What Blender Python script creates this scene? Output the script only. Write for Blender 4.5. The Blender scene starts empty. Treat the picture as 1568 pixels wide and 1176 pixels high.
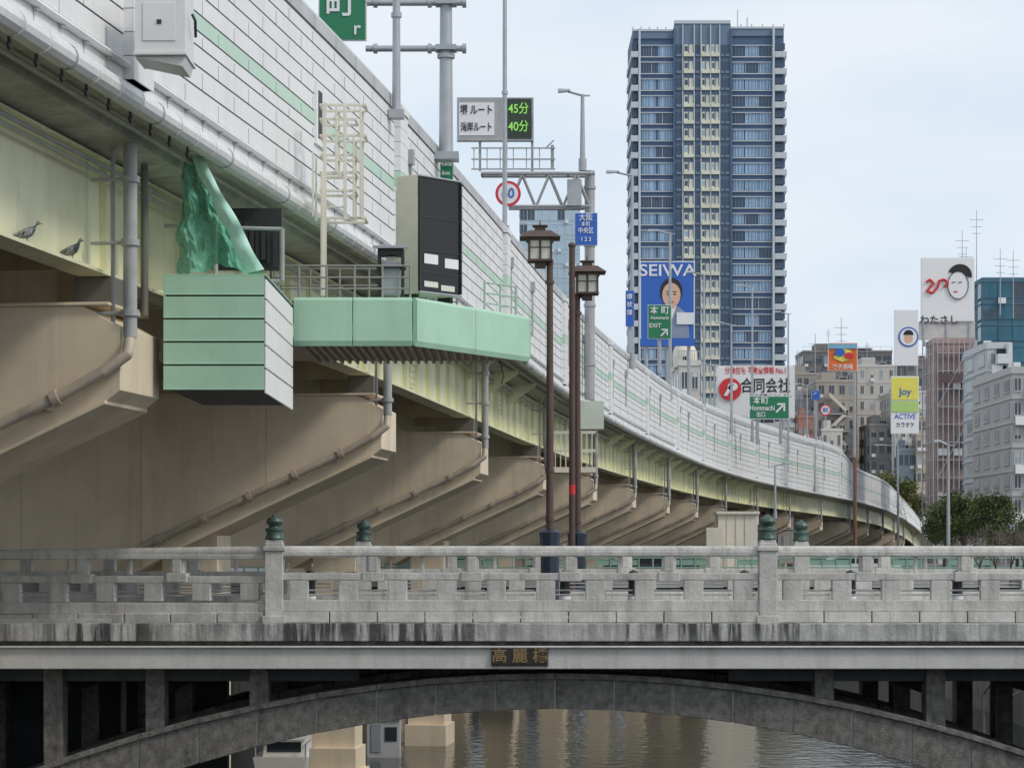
import bpy, math, random
from mathutils import Vector, Matrix
random.seed(7)
R=random.random
def U(a,b): return a+(b-a)*R()
E=7.5; F=3920.0            # eye height above water, focal length in survey units
def X(u,d): return (u-784)*d/F
def Z(v,d): return E+(840-v)*d/F
scn=bpy.context.scene
# ------------------------------------------------------------ materials
MC={}
def M(name,col,rough=.6,metal=0,var=.12,scale=1.5,streak=0,scol=(.06,.055,.05),bump=0,sfreq=5,emit=0,alpha=1,spec=None,thr=(.5,.72),patch=False):
    if name in MC: return MC[name]
    m=bpy.data.materials.new(name); m.use_nodes=True; nt=m.node_tree; N=nt.nodes; L=nt.links
    b=N['Principled BSDF']; b.inputs['Roughness'].default_value=rough; b.inputs['Metallic'].default_value=metal
    if spec is not None: b.inputs['Specular IOR Level'].default_value=spec
    tc=N.new('ShaderNodeTexCoord')
    no=N.new('ShaderNodeTexNoise'); no.inputs['Scale'].default_value=scale; no.inputs['Detail'].default_value=6; no.inputs['Roughness'].default_value=.65
    L.new(tc.outputs['Object'],no.inputs['Vector'])
    mr=N.new('ShaderNodeMapRange'); mr.inputs[1].default_value=.3; mr.inputs[2].default_value=.7; mr.inputs[3].default_value=1-var; mr.inputs[4].default_value=1+var*.5
    L.new(no.outputs['Fac'],mr.inputs[0])
    mx=N.new('ShaderNodeMix'); mx.data_type='RGBA'; mx.blend_type='MULTIPLY'; mx.inputs[0].default_value=1
    mx.inputs[6].default_value=(*col,1); L.new(mr.outputs[0],mx.inputs[7])
    out=mx.outputs[2]
    if streak>0:
        mp=N.new('ShaderNodeMapping'); mp.inputs['Scale'].default_value=(sfreq,sfreq,sfreq*.07)
        L.new(tc.outputs['Object'],mp.inputs[0])
        n2=N.new('ShaderNodeTexNoise'); n2.inputs['Scale'].default_value=1; n2.inputs['Detail'].default_value=5; n2.inputs['Roughness'].default_value=.7
        L.new(mp.outputs[0],n2.inputs['Vector'])
        r2=N.new('ShaderNodeMapRange'); r2.inputs[1].default_value=thr[0]; r2.inputs[2].default_value=thr[1]; r2.inputs[3].default_value=0; r2.inputs[4].default_value=streak
        L.new(n2.outputs['Fac'],r2.inputs[0]); fo=r2.outputs[0]
        if patch:
            n4=N.new('ShaderNodeTexNoise'); n4.inputs['Scale'].default_value=.45; n4.inputs['Detail'].default_value=3
            L.new(tc.outputs['Object'],n4.inputs['Vector'])
            r4=N.new('ShaderNodeMapRange'); r4.inputs[1].default_value=.38; r4.inputs[2].default_value=.54; r4.inputs[3].default_value=.3; r4.inputs[4].default_value=1
            L.new(n4.outputs['Fac'],r4.inputs[0])
            mm=N.new('ShaderNodeMath'); mm.operation='MULTIPLY'; L.new(fo,mm.inputs[0]); L.new(r4.outputs[0],mm.inputs[1]); fo=mm.outputs[0]
        m2=N.new('ShaderNodeMix'); m2.data_type='RGBA'; L.new(fo,m2.inputs[0]); L.new(out,m2.inputs[6]); m2.inputs[7].default_value=(*scol,1)
        out=m2.outputs[2]
    L.new(out,b.inputs['Base Color'])
    if bump>0:
        n3=N.new('ShaderNodeTexNoise'); n3.inputs['Scale'].default_value=scale*8; n3.inputs['Detail'].default_value=5
        L.new(tc.outputs['Object'],n3.inputs['Vector'])
        bp=N.new('ShaderNodeBump'); bp.inputs['Strength'].default_value=bump; bp.inputs['Distance'].default_value=.03
        L.new(n3.outputs['Fac'],bp.inputs['Height']); L.new(bp.outputs[0],b.inputs['Normal'])
    if emit>0:
        b.inputs['Emission Color'].default_value=(*col,1); b.inputs['Emission Strength'].default_value=emit
    if alpha<1:
        b.inputs['Alpha'].default_value=alpha
    MC[name]=m; return m
WALL=M('barrier_white',(.82,.82,.82),.5,var=.06,scale=.6,streak=.25,scol=(.45,.44,.41),sfreq=2.5)
GAP=M('barrier_joint',(.40,.41,.42),.7)
MINT=M('barrier_green',(.52,.70,.58),.5,var=.06)
BGREY=M('barrier_grey',(.52,.53,.54),.55,var=.15,scale=.8,streak=.3,scol=(.25,.24,.22),sfreq=3)
PIPEW=M('pipe_white',(.78,.78,.78),.4,var=.12,scale=1,streak=.25,scol=(.3,.29,.27))
CONC=M('concrete_soffit',(.48,.47,.42),.85,var=.35,scale=1,streak=.5,scol=(.2,.18,.15),bump=.3)
GIRD=M('girder_paint',(.80,.79,.53),.5,var=.15,scale=.7,streak=.5,scol=(.42,.46,.31),sfreq=2)
GIRDD=M('girder_dark',(.16,.16,.14),.7)
CAP=M('pier_paint',(.82,.69,.51),.55,var=.18,scale=.5,streak=.5,scol=(.46,.37,.26),sfreq=1.2)
CAPP=M('pier_pipe',(.54,.46,.37),.5,var=.25,scale=3)
PGREY=M('pipe_grey',(.42,.43,.43),.45,var=.2,scale=3,streak=.3,scol=(.15,.13,.11))
DARK=M('dark_steel',(.03,.033,.035),.6)
ASPH=M('asphalt',(.05,.05,.052),.9,var=.2,scale=4,bump=.3)
STEEL=M('galvanised_steel',(.42,.44,.46),.45,metal=.4,var=.12,scale=3)
CREAM=M('cream_paint',(.78,.73,.62),.5,var=.1,scale=2,streak=.2,scol=(.35,.3,.22))
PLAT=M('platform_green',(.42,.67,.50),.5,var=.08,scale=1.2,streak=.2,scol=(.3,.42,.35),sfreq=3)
PLATL=M('platform_sunlit',(.86,.87,.85),.5,var=.06)  # side slats: sunlight put into the colour as a whiter copy of the green
BCON=M('bridge_concrete',(.60,.585,.55),.8,var=.28,scale=2.2,streak=.65,scol=(.25,.24,.21),bump=.35,sfreq=5,thr=(.47,.7))
BLIP=M('bridge_stained',(.55,.54,.52),.8,var=.3,scale=3,streak=.95,scol=(.045,.045,.045),bump=.3,sfreq=4.5,thr=(.43,.55),patch=True)
BFAS=M('bridge_fascia',(.62,.61,.58),.8,var=.14,scale=2,streak=.4,scol=(.3,.29,.26),bump=.2,sfreq=3)
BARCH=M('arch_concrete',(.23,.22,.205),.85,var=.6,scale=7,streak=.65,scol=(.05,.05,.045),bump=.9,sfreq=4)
BDARK=M('under_bridge_shade',(.07,.078,.085),.8,var=.4,scale=2)  # bridge concrete with the shade beneath the deck put into its colour
BRONZE=M('bronze_patina',(.09,.14,.12),.45,metal=.5,var=.4,scale=12)
LAMPB=M('lamp_brown',(.10,.06,.048),.5,var=.2,scale=4)
LAMPN=M('lamp_navy',(.02,.03,.055),.5)
LGLASS=M('lamp_glass',(.7,.68,.6),.25)
WHITE=M('sign_white',(.8,.8,.8),.45,var=.03)
SGREEN=M('sign_green',(.015,.2,.09),.4,var=.05)
SBLUE=M('sign_blue',(.03,.13,.5),.4,var=.05)
SRED=M('sign_red',(.65,.03,.04),.4,var=.05)
SBLACK=M('sign_black',(.012,.012,.014),.35)
LED=M('led_green',(.3,.75,.12),.5,emit=.25)
ORANGE=M('sign_orange',(.75,.16,.03),.4)
YEL=M('sign_yellow',(.8,.72,.12),.4)
SKIN=M('poster_skin',(.72,.45,.33),.5)
# ------------------------------------------------------------ builder
class Ob:
    def __init__(s,name):
        s.name=name; s.root=bpy.data.objects.new(name,None); scn.collection.objects.link(s.root)
        s.P={}; s.c=None; s.nt=0
        s.part('body')
    def part(s,n):
        if n not in s.P: s.P[n]={'v':[],'f':[],'m':[],'s':[],'mats':[],'bev':0}
        s.c=s.P[n]; return s
    def mi(s,mat):
        if mat not in s.c['mats']: s.c['mats'].append(mat)
        return s.c['mats'].index(mat)
    def faces(s,vs,fs,mat,smooth=False):
        k=len(s.c['v']); s.c['v']+= [tuple(v) for v in vs]; i=s.mi(mat)
        for f in fs:
            s.c['f'].append([k+a for a in f]); s.c['m'].append(i); s.c['s'].append(smooth)
    def hexa(s,p,mat):
        s.faces(p,[(0,3,2,1),(4,5,6,7),(0,1,5,4),(1,2,6,5),(2,3,7,6),(3,0,4,7)],mat)
    def box(s,x0,x1,y0,y1,z0,z1,mat):
        s.hexa([(x0,y0,z0),(x1,y0,z0),(x1,y1,z0),(x0,y1,z0),(x0,y0,z1),(x1,y0,z1),(x1,y1,z1),(x0,y1,z1)],mat)
    def obox(s,c,sz,rot,mat):
        ca,sa=math.cos(rot),math.sin(rot); p=[]
        for dz in (-.5,.5):
            for dx,dy in ((-.5,-.5),(.5,-.5),(.5,.5),(-.5,.5)):
                a=dx*sz[0]; b=dy*sz[1]; p.append((c[0]+a*ca-b*sa,c[1]+a*sa+b*ca,c[2]+dz*sz[2]))
        s.hexa(p,mat)
    def prism(s,poly,vec,mat):
        n=len(poly); v=[Vector(p) for p in poly]; w=[p+Vector(vec) for p in v]
        s.faces(v+w,[list(range(n))[::-1],list(range(n,2*n))]+[(i,(i+1)%n,n+(i+1)%n,n+i) for i in range(n)],mat)
    def cyl(s,p0,p1,r,mat,r2=None,n=10,caps=True):
        p0=Vector(p0);p1=Vector(p1); r2=r if r2 is None else r2
        d=(p1-p0); 
        if d.length<1e-6: return
        q=d.to_track_quat('Z','Y'); a=[];b=[]
        for i in range(n):
            t=2*math.pi*i/n; o=q@Vector((math.cos(t),math.sin(t),0)); a.append(p0+o*r); b.append(p1+o*r2)
        s.faces(a+b,[(i,(i+1)%n,n+(i+1)%n,n+i) for i in range(n)],mat,True)
        if caps: s.faces(a,[list(range(n))[::-1]],mat); s.faces(b,[list(range(n))],mat)
    def pipe(s,pts,r,mat,n=10):
        for a,b in zip(pts,pts[1:]): s.cyl(a,b,r,mat,n=n)
        for a in pts[1:-1]: s.ball(a,(r,r,r),mat,n,6)
    def ball(s,c,r,mat,n=12,m=8):
        vs=[];fs=[]
        for j in range(m+1):
            ph=math.pi*j/m
            for i in range(n):
                t=2*math.pi*i/n; vs.append((c[0]+r[0]*math.sin(ph)*math.cos(t),c[1]+r[1]*math.sin(ph)*math.sin(t),c[2]+r[2]*math.cos(ph)))
        for j in range(m):
            for i in range(n): fs.append((j*n+i,(j+1)*n+i,(j+1)*n+(i+1)%n,j*n+(i+1)%n))
        s.faces(vs,fs,mat,True)
    def lathe(s,c,prof,mat,n=16):
        vs=[];fs=[];m=len(prof)
        for r,z in prof:
            for i in range(n):
                t=2*math.pi*i/n; vs.append((c[0]+r*math.cos(t),c[1]+r*math.sin(t),c[2]+z))
        for j in range(m-1):
            for i in range(n): fs.append((j*n+i,j*n+(i+1)%n,(j+1)*n+(i+1)%n,(j+1)*n+i))
        s.faces(vs,fs,mat,True)
    def disc(s,c,rx,rz,mat,n=20,a0=0,a1=2*math.pi):
        s.faces([(c[0]+rx*math.cos(a0+(a1-a0)*i/n),c[1],c[2]+rz*math.sin(a0+(a1-a0)*i/n)) for i in range(n+ (0 if a1-a0>6.2 else 1))],[list(range(n+(0 if a1-a0>6.2 else 1)))],mat)
    def text(s,t,c,size,mat,rz=0,sx=1,align='CENTER'):
        cu=bpy.data.curves.new(s.name+'_text','FONT'); cu.body=t; cu.size=size; cu.align_x=align; cu.align_y='CENTER'
        cu.extrude=.004; cu.offset=size*.012; cu.materials.append(mat)
        o=bpy.data.objects.new('lettering',cu); scn.collection.objects.link(o); o.location=c; o.rotation_euler=(math.pi/2,0,rz); o.scale=(sx,1,1); o.parent=s.root; s.nt+=1
    def done(s,bevel=0):
        for n,c in s.P.items():
            if not c['f']: continue
            me=bpy.data.meshes.new(n); me.from_pydata(c['v'],[],c['f'])
            for m in c['mats']: me.materials.append(m)
            me.polygons.foreach_set('material_index',c['m']); me.polygons.foreach_set('use_smooth',c['s']); me.update()
            o=bpy.data.objects.new(n,me); scn.collection.objects.link(o); o.parent=s.root
            if bevel:
                md=o.modifiers.new('bev','BEVEL'); md.width=bevel; md.segments=2; md.limit_method='ANGLE'
        return s
# ------------------------------------------------------------ viaduct alignment
CT=[(5,-8.5,6,10),(28,-5.85,6,10),(36,-4.85,6,10),(54,-2.6,6,10),(71,-.75,6,10),(94,1.6,6,10),(115,4.1,6,10),(134,6.6,6,10.1),(157,9.9,6,10.2),(185,14.2,6,10.6),(218,20.3,5.95,11.1),(255,28.8,5.85,11.4),(288,37.2,5.7,11.3),(300,40.3,5.6,9.8),(345,50.5,5.2,9.2),(385,59,4.4,7.6),(420,66.5,3.2,5.6),(455,73.8,1.3,3.2),(490,80,-1.2,.6)]
def herm(y,k):
    P=CT
    for i in range(len(P)-1):
        if y<=P[i+1][0] or i==len(P)-2: break
    def sl(j):
        if j==0: return (P[1][k]-P[0][k])/(P[1][0]-P[0][0])
        if j==len(P)-1: return (P[j][k]-P[j-1][k])/(P[j][0]-P[j-1][0])
        return (P[j+1][k]-P[j-1][k])/(P[j+1][0]-P[j-1][0])
    h=P[i+1][0]-P[i][0]; t=(y-P[i][0])/h
    return (2*t**3-3*t*t+1)*P[i][k]+(t**3-2*t*t+t)*h*sl(i)+(-2*t**3+3*t*t)*P[i+1][k]+(t**3-t*t)*h*sl(i+1)
def fr(y):
    x=herm(y,1); dx=(herm(y+.5,1)-herm(y-.5,1)); T=Vector((dx,1,0)).normalized(); Nn=Vector((T.y,-T.x,0))
    return x,T,Nn,herm(y,2)+E,herm(y,3)+E
def VP(y,o,z,t=0):
    x,T,Nn,zb,zt=fr(y); p=Vector((x,y,0))+Nn*o+T*t; p.z=z; return p
YS=[5+i*2.5 for i in range(80)]+[205+i*6 for i in range(48)]
def sweep(ob,prof,mats,closed=False,ys=YS,smooth=False):
    n=len(prof); vs=[]
    for y in ys:
        x,T,Nn,zb,zt=fr(y)
        for o,fz in prof:
            p=Vector((x,y,0))+Nn*o; p.z=fz(zb,zt); vs.append(p)
    segs=n if closed else n-1
    for k in range(segs):
        a=k;b=(k+1)%n
        mat=mats[k] if isinstance(mats,list) else mats
        ob.faces([v for j in range(len(ys)) for v in (vs[j*n+a],vs[j*n+b])],[(2*j,2*j+1,2*j+3,2*j+2) for j in range(len(ys)-1)],mat,smooth)
def fbox(ob,y,o0,o1,t0,t1,z0,z1,mat):
    p=[VP(y,o,z,t) for z in (z0,z1) for o,t in ((o0,t0),(o1,t0),(o1,t1),(o0,t1))]
    ob.hexa(p,mat)
V=Ob('elevated_expressway')
T_=lambda t:(lambda zb,zt,t=t: zb+t*(zt-zb))
D_=lambda d:(lambda zb,zt,d=d: zb+d)
V.part('noise_barrier')
rows=[.045,.12,.2,.28,.355,.41,.475,.55,.625,.70,.775,.84]
prof=[(-.12,T_(.0)),(-.02,T_(.03))];mats=[WALL]
for i in range(len(rows)-1):
    a,b=rows[i],rows[i+1]
    prof+=[(0,T_(a)),(0,T_(b-.007)),(-.04,T_(b-.006)),(-.04,T_(b))]
    mm=MINT if i==5 else WALL
    mats+=[GAP if i else WALL,mm,GAP,GAP]
prof+=[(.03,T_(.841)),(.03,T_(.9)),(-.06,T_(.93)),(-.2,T_(.97)),(-.4,T_(1.0)),(-.46,T_(1.0)),(-.4,T_(.15))]
mats+=[BGREY]*7
sweep(V,prof,mats)
y=12
while y<330:   # panel joints
    x,T,Nn,zb,zt=fr(y); h=zt-zb; w=.008 if y<90 else .02
    if y<80:
        for i in range(len(rows)-1):
            t0=(1.0 if i%2 else 0)
            fbox(V,y,-.01,.006,t0-w,t0+w,zb+rows[i]*h,zb+(rows[i+1]-.02)*h,GAP)
    else: fbox(V,y,-.01,.006,-w,w,zb+.045*h,zb+.84*h,GAP)
    fbox(V,y,-.01,.036,-w,w,zb+.842*h,zb+.9*h,GAP)
    y+=2.0 if y<120 else 4
y=34.3
while y<296:   # pilasters
    x,T,Nn,zb,zt=fr(y); h=zt-zb
    for i in range(10):
        a=.05+i*.078
        fbox(V,y,-.02,.14,-.5,.5,zb+a*h,zb+(a+.075)*h,MINT if i==5 else WALL)
    fbox(V,y,-.02,.115,-.45,.45,zb+.05*h,zb+.83*h,GAP)
    fbox(V,y,-.02,.17,-.55,.55,zb+.832*h,zb+.87*h,WALL)
    if y>50:
        for dt in (1.4,8.5): V.cyl(VP(y+dt,.06,zb+.25*h),VP(y+dt,.06,zb+.62*h),.035,PGREY,n=8); fbox(V,y+dt,.0,.14,-.12,.12,zb+.62*h,zb+.70*h,STEEL)
    y+=20.9
V.part('drain_pipe')
r=.15; sweep(V,[(.08+r*math.cos(a*math.pi/6),D_(r*math.sin(a*math.pi/6)-.05)) for a in range(12)],PIPEW,True,smooth=True)
r=.05; sweep(V,[(.05+r*math.cos(a*math.pi/3),(lambda zb,zt,a=a: zb+.38+.05*math.sin(a*math.pi/3))) for a in range(6)],PIPEW,True,smooth=True,ys=[q for q in YS if q<160])
y=11
k=0
while y<150:
    x,T,Nn,zb,zt=fr(y)
    V.cyl(VP(y,.08,zb-.05,-.03),VP(y,.08,zb-.05,.03),.162,PIPEW if k%4 else GAP,n=14)
    if y<38:
        fbox(V,y,.02,.05,-.02,.02,zb-.27,zb-.16,DARK); V.pipe([VP(y,.04,zb-.26,-.02),VP(y,.04,zb-.31,.03),VP(y,.04,zb-.34,-.02),VP(y,.04,zb-.29,-.06)],.026,DARK,6)
    if y<90:
        fbox(V,y,.0,.06,-.05,.05,zb+.3,zb+.44,GAP)
    y+=1.0; k+=1
V.part('deck_slab')
sweep(V,[(-.06,D_(.05)),(-.06,D_(-.12)),(-.5,D_(-.14)),(-.55,D_(-.24)),(-1.2,D_(-.32)),(-15.2,D_(-.2)),(-16.4,D_(-.05)),(-16.4,D_(.3)),(-.4,D_(.3))],[CONC]*7+[ASPH,CONC],True)
sweep(V,[(-16.4,D_(-.1)),(-16.4,T_(1)),(-16.2,T_(1)),(-16.2,D_(.3))],WALL)
V.part('cable_conduits')
for o,z,rr in ((-1.12,-.5,.035),(-1.12,-.62,.025),(-.3,-.2,.03)):
    sweep(V,[(o+rr*math.cos(a*math.pi/3),(lambda zb,zt,a=a,z=z,rr=rr: zb+z+rr*math.sin(a*math.pi/3))) for a in range(6)],PGREY,True,smooth=True,ys=[q for q in YS if q<200])
V.part('girders')
for i,o in enumerate((-1.35,-4.6,-8.1,-11.6,-15)):
    g=GIRD if i==0 else CAP
    sweep(V,[(o-.02,D_(-.2)),(o-.02,D_(-2)),(o+.02,D_(-2)),(o+.02,D_(-.2))],g,True)
    sweep(V,[(o-.24,D_(-2)),(o+.24,D_(-2)),(o+.24,D_(-2.05)),(o-.24,D_(-2.05))],g,True)
    sweep(V,[(o-.2,D_(-.40)),(o+.2,D_(-.40)),(o+.2,D_(-.36)),(o-.2,D_(-.36))],g,True)
y=12
while y<260:
    x,T,Nn,zb,zt=fr(y)
    if y>36: fbox(V,y,-1.33,-1.22,-.012,.012,zb-1.98,zb-.4,GIRD)
    if int(y/1.6)%4==0:
        if y>60: V.prism([VP(y,-1.3,zb-.3,-.03),VP(y,-.3,zb-.2,-.03),VP(y,-.3,zb-.3,-.03),VP(y,-1.3,zb-1.0,-.03)],T*.06,GIRD)
        fbox(V,y,-15,-1.4,-.05,.05,zb-1.7,zb-.4,CAP)
    y+=2.1
for y in (44,55,66,87,108):
    x,T,Nn,zb,zt=fr(y); fbox(V,y,-1.33,-1.30,-.35,.35,zb-1.85,zb-.5,GIRD)
    for i in range(8):
        for dt in (-.25,-.12,.12,.25): V.cyl(VP(y,-1.3,zb-1.75+i*.16,dt),VP(y,-1.27,zb-1.75+i*.16,dt),.022,GIRD,n=6)
V.done()
# ------------------------------------------------------------ piers
PY=[17,37.3,58.6,77.5,98,119,140,162,184,206,229,252,276,300,324,348,372,396]
for i,y in enumerate(PY):
    x,T,Nn,zb,zt=fr(y); b=zb-6
    P=Ob('expressway_pier'); P.part('cap_beam')
    pr=[(-.75,3.15),(-.75,2.25),(-.95,2.1),(-5.7,-.1),(-6.5,-.55),(-10.6,-.55),(-11.4,-.15),(-16,2.0),(-16,3.45),(-1.3,3.45)]
    P.prism([VP(y,o,b+z,-1.05) for o,z in pr],T*2.1,CAP)
    for (o0,z0),(o1,z1) in zip(pr[2:4],pr[3:5]):
        P.prism([VP(y,o0,b+z0-.05,-1.13),VP(y,o1,b+z1-.05,-1.13),VP(y,o1,b+z1+.01,-1.13),VP(y,o0,b+z0+.01,-1.13)],T*2.26,CAP)
    fbox(P,y,-16,-.9,-1.12,1.12,b+3.452,b+3.5,CAP)
    for o in (-3.4,-6.3,-9.1): fbox(P,y,o,o+.02,-1.056,-1.0,b+ (1.04 if o>-4 else -.5),b+3.44,CAPP)
    P.part('columns')
    for o0,o1 in ((-5.9,-4.6),(-11.4,-10)):
        fbox(P,y,o0,o1,-.7,.7,1.1,b+.3 if o0>-7 else b-.3,CAP)
        fbox(P,y,o0-.15,o1+.15,-1.2,1.2,-1,.8,CAP); fbox(P,y,o0-.06,o1+.06,-.95,.95,.8,1.5,CAP)
    P.part('bearings')
    for o in (-1.35,-4.6,-8.1,-11.6,-15):
        fbox(P,y,o-.3,o+.3,-.3,.3,b+3.502,b+3.94,GIRDD)
    P.part('drain_pipes')
    P.pipe([VP(y,-.62,zb-.25,-1.0),VP(y,-.62,b+3.0,-1.0)],.10,PGREY,12)
    P.pipe([VP(y,-.62,b+3.0,-1.0),VP(y,-.62,b+2.75,-1.15),VP(y,-.95,b+2.5,-1.22),VP(y,-1.5,b+2.2,-1.22),VP(y,-6.2,b+.05,-1.22),VP(y,-6.6,b-.4,-1.22),VP(y,-6.6,2,-1.22)],.085,CAPP,12)
    for q in range(5):
        o=-1.6-q*1.05; z=2.2-(q*1.05+.1)*.4574
        P.cyl(VP(y,o,b+z,-1.22),VP(y,o-.1,b+z-.045,-1.22),.12,CAPP,n=12); fbox(P,y,o-.2,o-.14,-1.22,-1.04,b+z-.2,b+z+.02,CAPP)
    for z in (3.3,4.3,5.2):
        P.cyl(VP(y,-.62,b+z,-1.0),VP(y,-.62,b+z+.09,-1.0),.135,PGREY,n=12); fbox(P,y,-1.2,-.62,-1.03,-.97,b+z+.02,b+z+.07,PGREY)
    P.pipe([VP(y,-.9,zb-.3,-.9),VP(y,-.9,b+3.2,-.9)],.035,PGREY,8)
    P.pipe([VP(y,-.85,zb-.3,.6),VP(y,-.85,b+3.45,.6)],.06,GIRDD,8)
    P.done(.012 if y<100 else 0)
# ------------------------------------------------------------ bridge
B=Ob('arch_bridge')
def railing(yb,xs):
    mp=[(xs[0],yb+1.9,-.12),(xs[1],yb+1.2,-.1)]+[(x_,yb,0) for x_ in xs[2:]]
    for (xa,ya,za),(xb,yb2,zb2) in zip(mp,mp[1:]):
        L=math.hypot(xb-xa,yb2-ya); rot=math.atan2(yb2-ya,xb-xa)
        def at(s): t=s/L; return xa+(xb-xa)*t,ya+(yb2-ya)*t,za+(zb2-za)*t
        def ob(s0,s1,w,z0,z1,mat=BCON,off=0):
            x,y,z=at((s0+s1)/2); B.obox((x-math.sin(rot)*off,y+math.cos(rot)*off,E+z+(z0+z1)/2),(s1-s0,w,z1-z0),rot,mat)
        B.part('handrail')
        x0,y0,z0=at(.12);x1,y1,z1=at(L-.12)
        ob(.12,L-.12,.2,-.115,-.04)
        B.cyl((x0,y0,E+z0-.04),(x1,y1,E+z1-.04),.085,BCON,n=14)
        ob(.12,L-.12,.16,-.49,-.38)
        ob(.12,L-.12,.24,-.98,-.80)
        B.part('balusters')
        n=5
        for i in range(n+1):
            s=i*L/n
            if 0<i<n:
                ob(s-.11,s+.11,.15,-.38,-.114); ob(s-.075,s+.075,.19,-.36,-.118)
                ob(s-.17,s+.17,.2,-.51,-.36)
            if i<n and i%2: ob(s+L/n/2-.03,s+L/n/2+.03,.05,-.38,-.114)
        for i in range(2*n+0):
            s=(i+.5)*L/(2*n)
            ob(s-.15,s+.15,.15,-.80,-.49)
            ob(s+.15,s+.6 if i<2*n-1 else s+.2,.03,-.66,-.635,PGREY); ob(s+.15,s+.6 if i<2*n-1 else s+.2,.03,-.73,-.705,PGREY)
        B.part('base_stones')
        k=int(L/.77)
        for i in range(k):
            ob(.13+i*(L-.26)/k,.13+(i+1)*(L-.26)/k-.016,.3,-1.15,-.985,BCON)
    for xa,ya,za in mp:
        B.part('main_posts')
        B.obox((xa,ya,E-.53+za),(.28,.3,1.24),0,BCON)
        B.obox((xa,ya,E-.0+za),(.34,.36,.07),0,BCON); B.obox((xa,ya,E+.105+za),(.25,.27,.06),0,BCON)
        B.obox((xa,ya,E-1.1+za),(.36,.38,.12),0,BCON)
        B.part('finials')
        B.lathe((xa,ya,E+.135+za),[(0.0,0),(.15,0),(.155,.03),(.14,.06),(.135,.14),(.15,.155),(.15,.175),(.09,.195),(.085,.22),(.12,.25),(.135,.29),(.115,.335),(.05,.37),(.015,.40),(0,.405)],BRONZE,20)
railing(40,(-19.11,-11.4,-3.71,3.99,11.7,19.4)); railing(48,(-18.6,-10.9,-2.78,5.42,13.2,21))
B.part('deck')
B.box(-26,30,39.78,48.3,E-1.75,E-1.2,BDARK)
B.part('cornice')
for yy,sg in ((39.6,1),(48.5,-1)):
    y0,y1=sorted((yy,yy+.35*sg))
    B.box(-26,30,y0,y1,E-1.43,E-1.155,BLIP)
    y0,y1=sorted((yy+.16*sg,yy+.4*sg))
    B.box(-26,30,y0,y1,E-1.50,E-1.432,BARCH)  # dark strip painted in as the shadow line below the lip
    y0,y1=sorted((yy-.05*sg,yy+.4*sg)); B.box(-26,30,y0,y1,E-1.535,E-1.502,BFAS)
    y0,y1=sorted((yy+.02*sg,yy+.4*sg)); B.box(-26,30,y0,y1,E-1.86,E-1.537,BFAS)
B.part('road')
B.box(-26,30,40.25,41.9,E-1.2,E-1.1,BCON); B.box(-26,30,46.1,47.8,E-1.2,E-1.1,BCON)
B.box(-26,30,41.9,46.1,E-1.2,E-1.19,ASPH)
B.part('arch_ribs')
cx=.67
def exz(x): return -1.94-.0225*(x-cx)**2
def inz(x): return -2.5-.0275*(x-cx)**2
for ya,yb2 in ((40.0,40.9),(43.5,44.4),(47.3,48.2)):
    n=28; xs=[cx+(-13+26*i/n) for i in range(n+1)]
    for a,b in zip(xs,xs[1:]):
        g=.01
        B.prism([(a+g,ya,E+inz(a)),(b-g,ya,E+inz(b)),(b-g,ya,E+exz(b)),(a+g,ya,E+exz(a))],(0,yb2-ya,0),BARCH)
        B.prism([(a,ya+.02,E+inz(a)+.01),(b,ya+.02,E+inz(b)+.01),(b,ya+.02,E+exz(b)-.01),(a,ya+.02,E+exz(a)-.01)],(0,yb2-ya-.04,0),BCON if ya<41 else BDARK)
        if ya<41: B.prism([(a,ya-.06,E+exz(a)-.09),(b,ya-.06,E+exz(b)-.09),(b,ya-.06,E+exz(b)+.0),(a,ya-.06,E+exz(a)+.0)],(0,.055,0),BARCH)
B.part('spandrel_columns')
for ya in (40.15,43.7,47.5):
    for xx in (-10.4,-8.8,-7.2,-5.6,-3.97,4.9,6.65,8.4,10.2):
        B.box(xx-.15,xx+.15,ya,ya+.5,E+exz(xx)-.1,E-1.84,BARCH)
    B.box(-13,-2.4,ya+.1,ya+.4,E-2.08,E-1.84,BDARK); B.box(3.4,14,ya+.1,ya+.4,E-2.08,E-1.84,BDARK)
for xx in (-10.4,-8.8,-7.2,-5.6,4.9,6.65,8.4,10.2):
    B.box(xx-.12,xx+.12,40.6,48,E-2.3,E-1.9,BDARK)
B.part('abutments')
B.box(-26,-11.6,40.3,48,-1,E-1.86,BDARK); B.box(13.2,30,40.3,48,-1,E-1.86,BDARK)
B.box(-11.6,-5.0,44.9,45.3,-1,E-1.86,BDARK)  # added dark panel, stands in for the shade under the left span
for xx in (-9.6,-8.0,-6.4): B.box(xx-.12,xx+.12,44.6,44.9,-1,E-1.86,BARCH)
B.pipe([(-6.75,44.5,E-1.9),(-6.75,44.5,0)],.06,PGREY,8)
B.part('name_plate')
B.box(X(754,39.6),X(838,39.6),39.57,39.62,E-1.80,E-1.52,M('plate_bronze',(.035,.03,.025),.4,metal=.3))
B.box(X(752,39.6),X(840,39.6),39.585,39.63,E-1.815,E-1.5,BARCH)
B.text('高 麗 橋',(X(796,39.6),39.56,E-1.665),.235,M('plate_letter',(.3,.2,.09),.4,metal=.3),sx=1.05)
B.done(.012)
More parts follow.
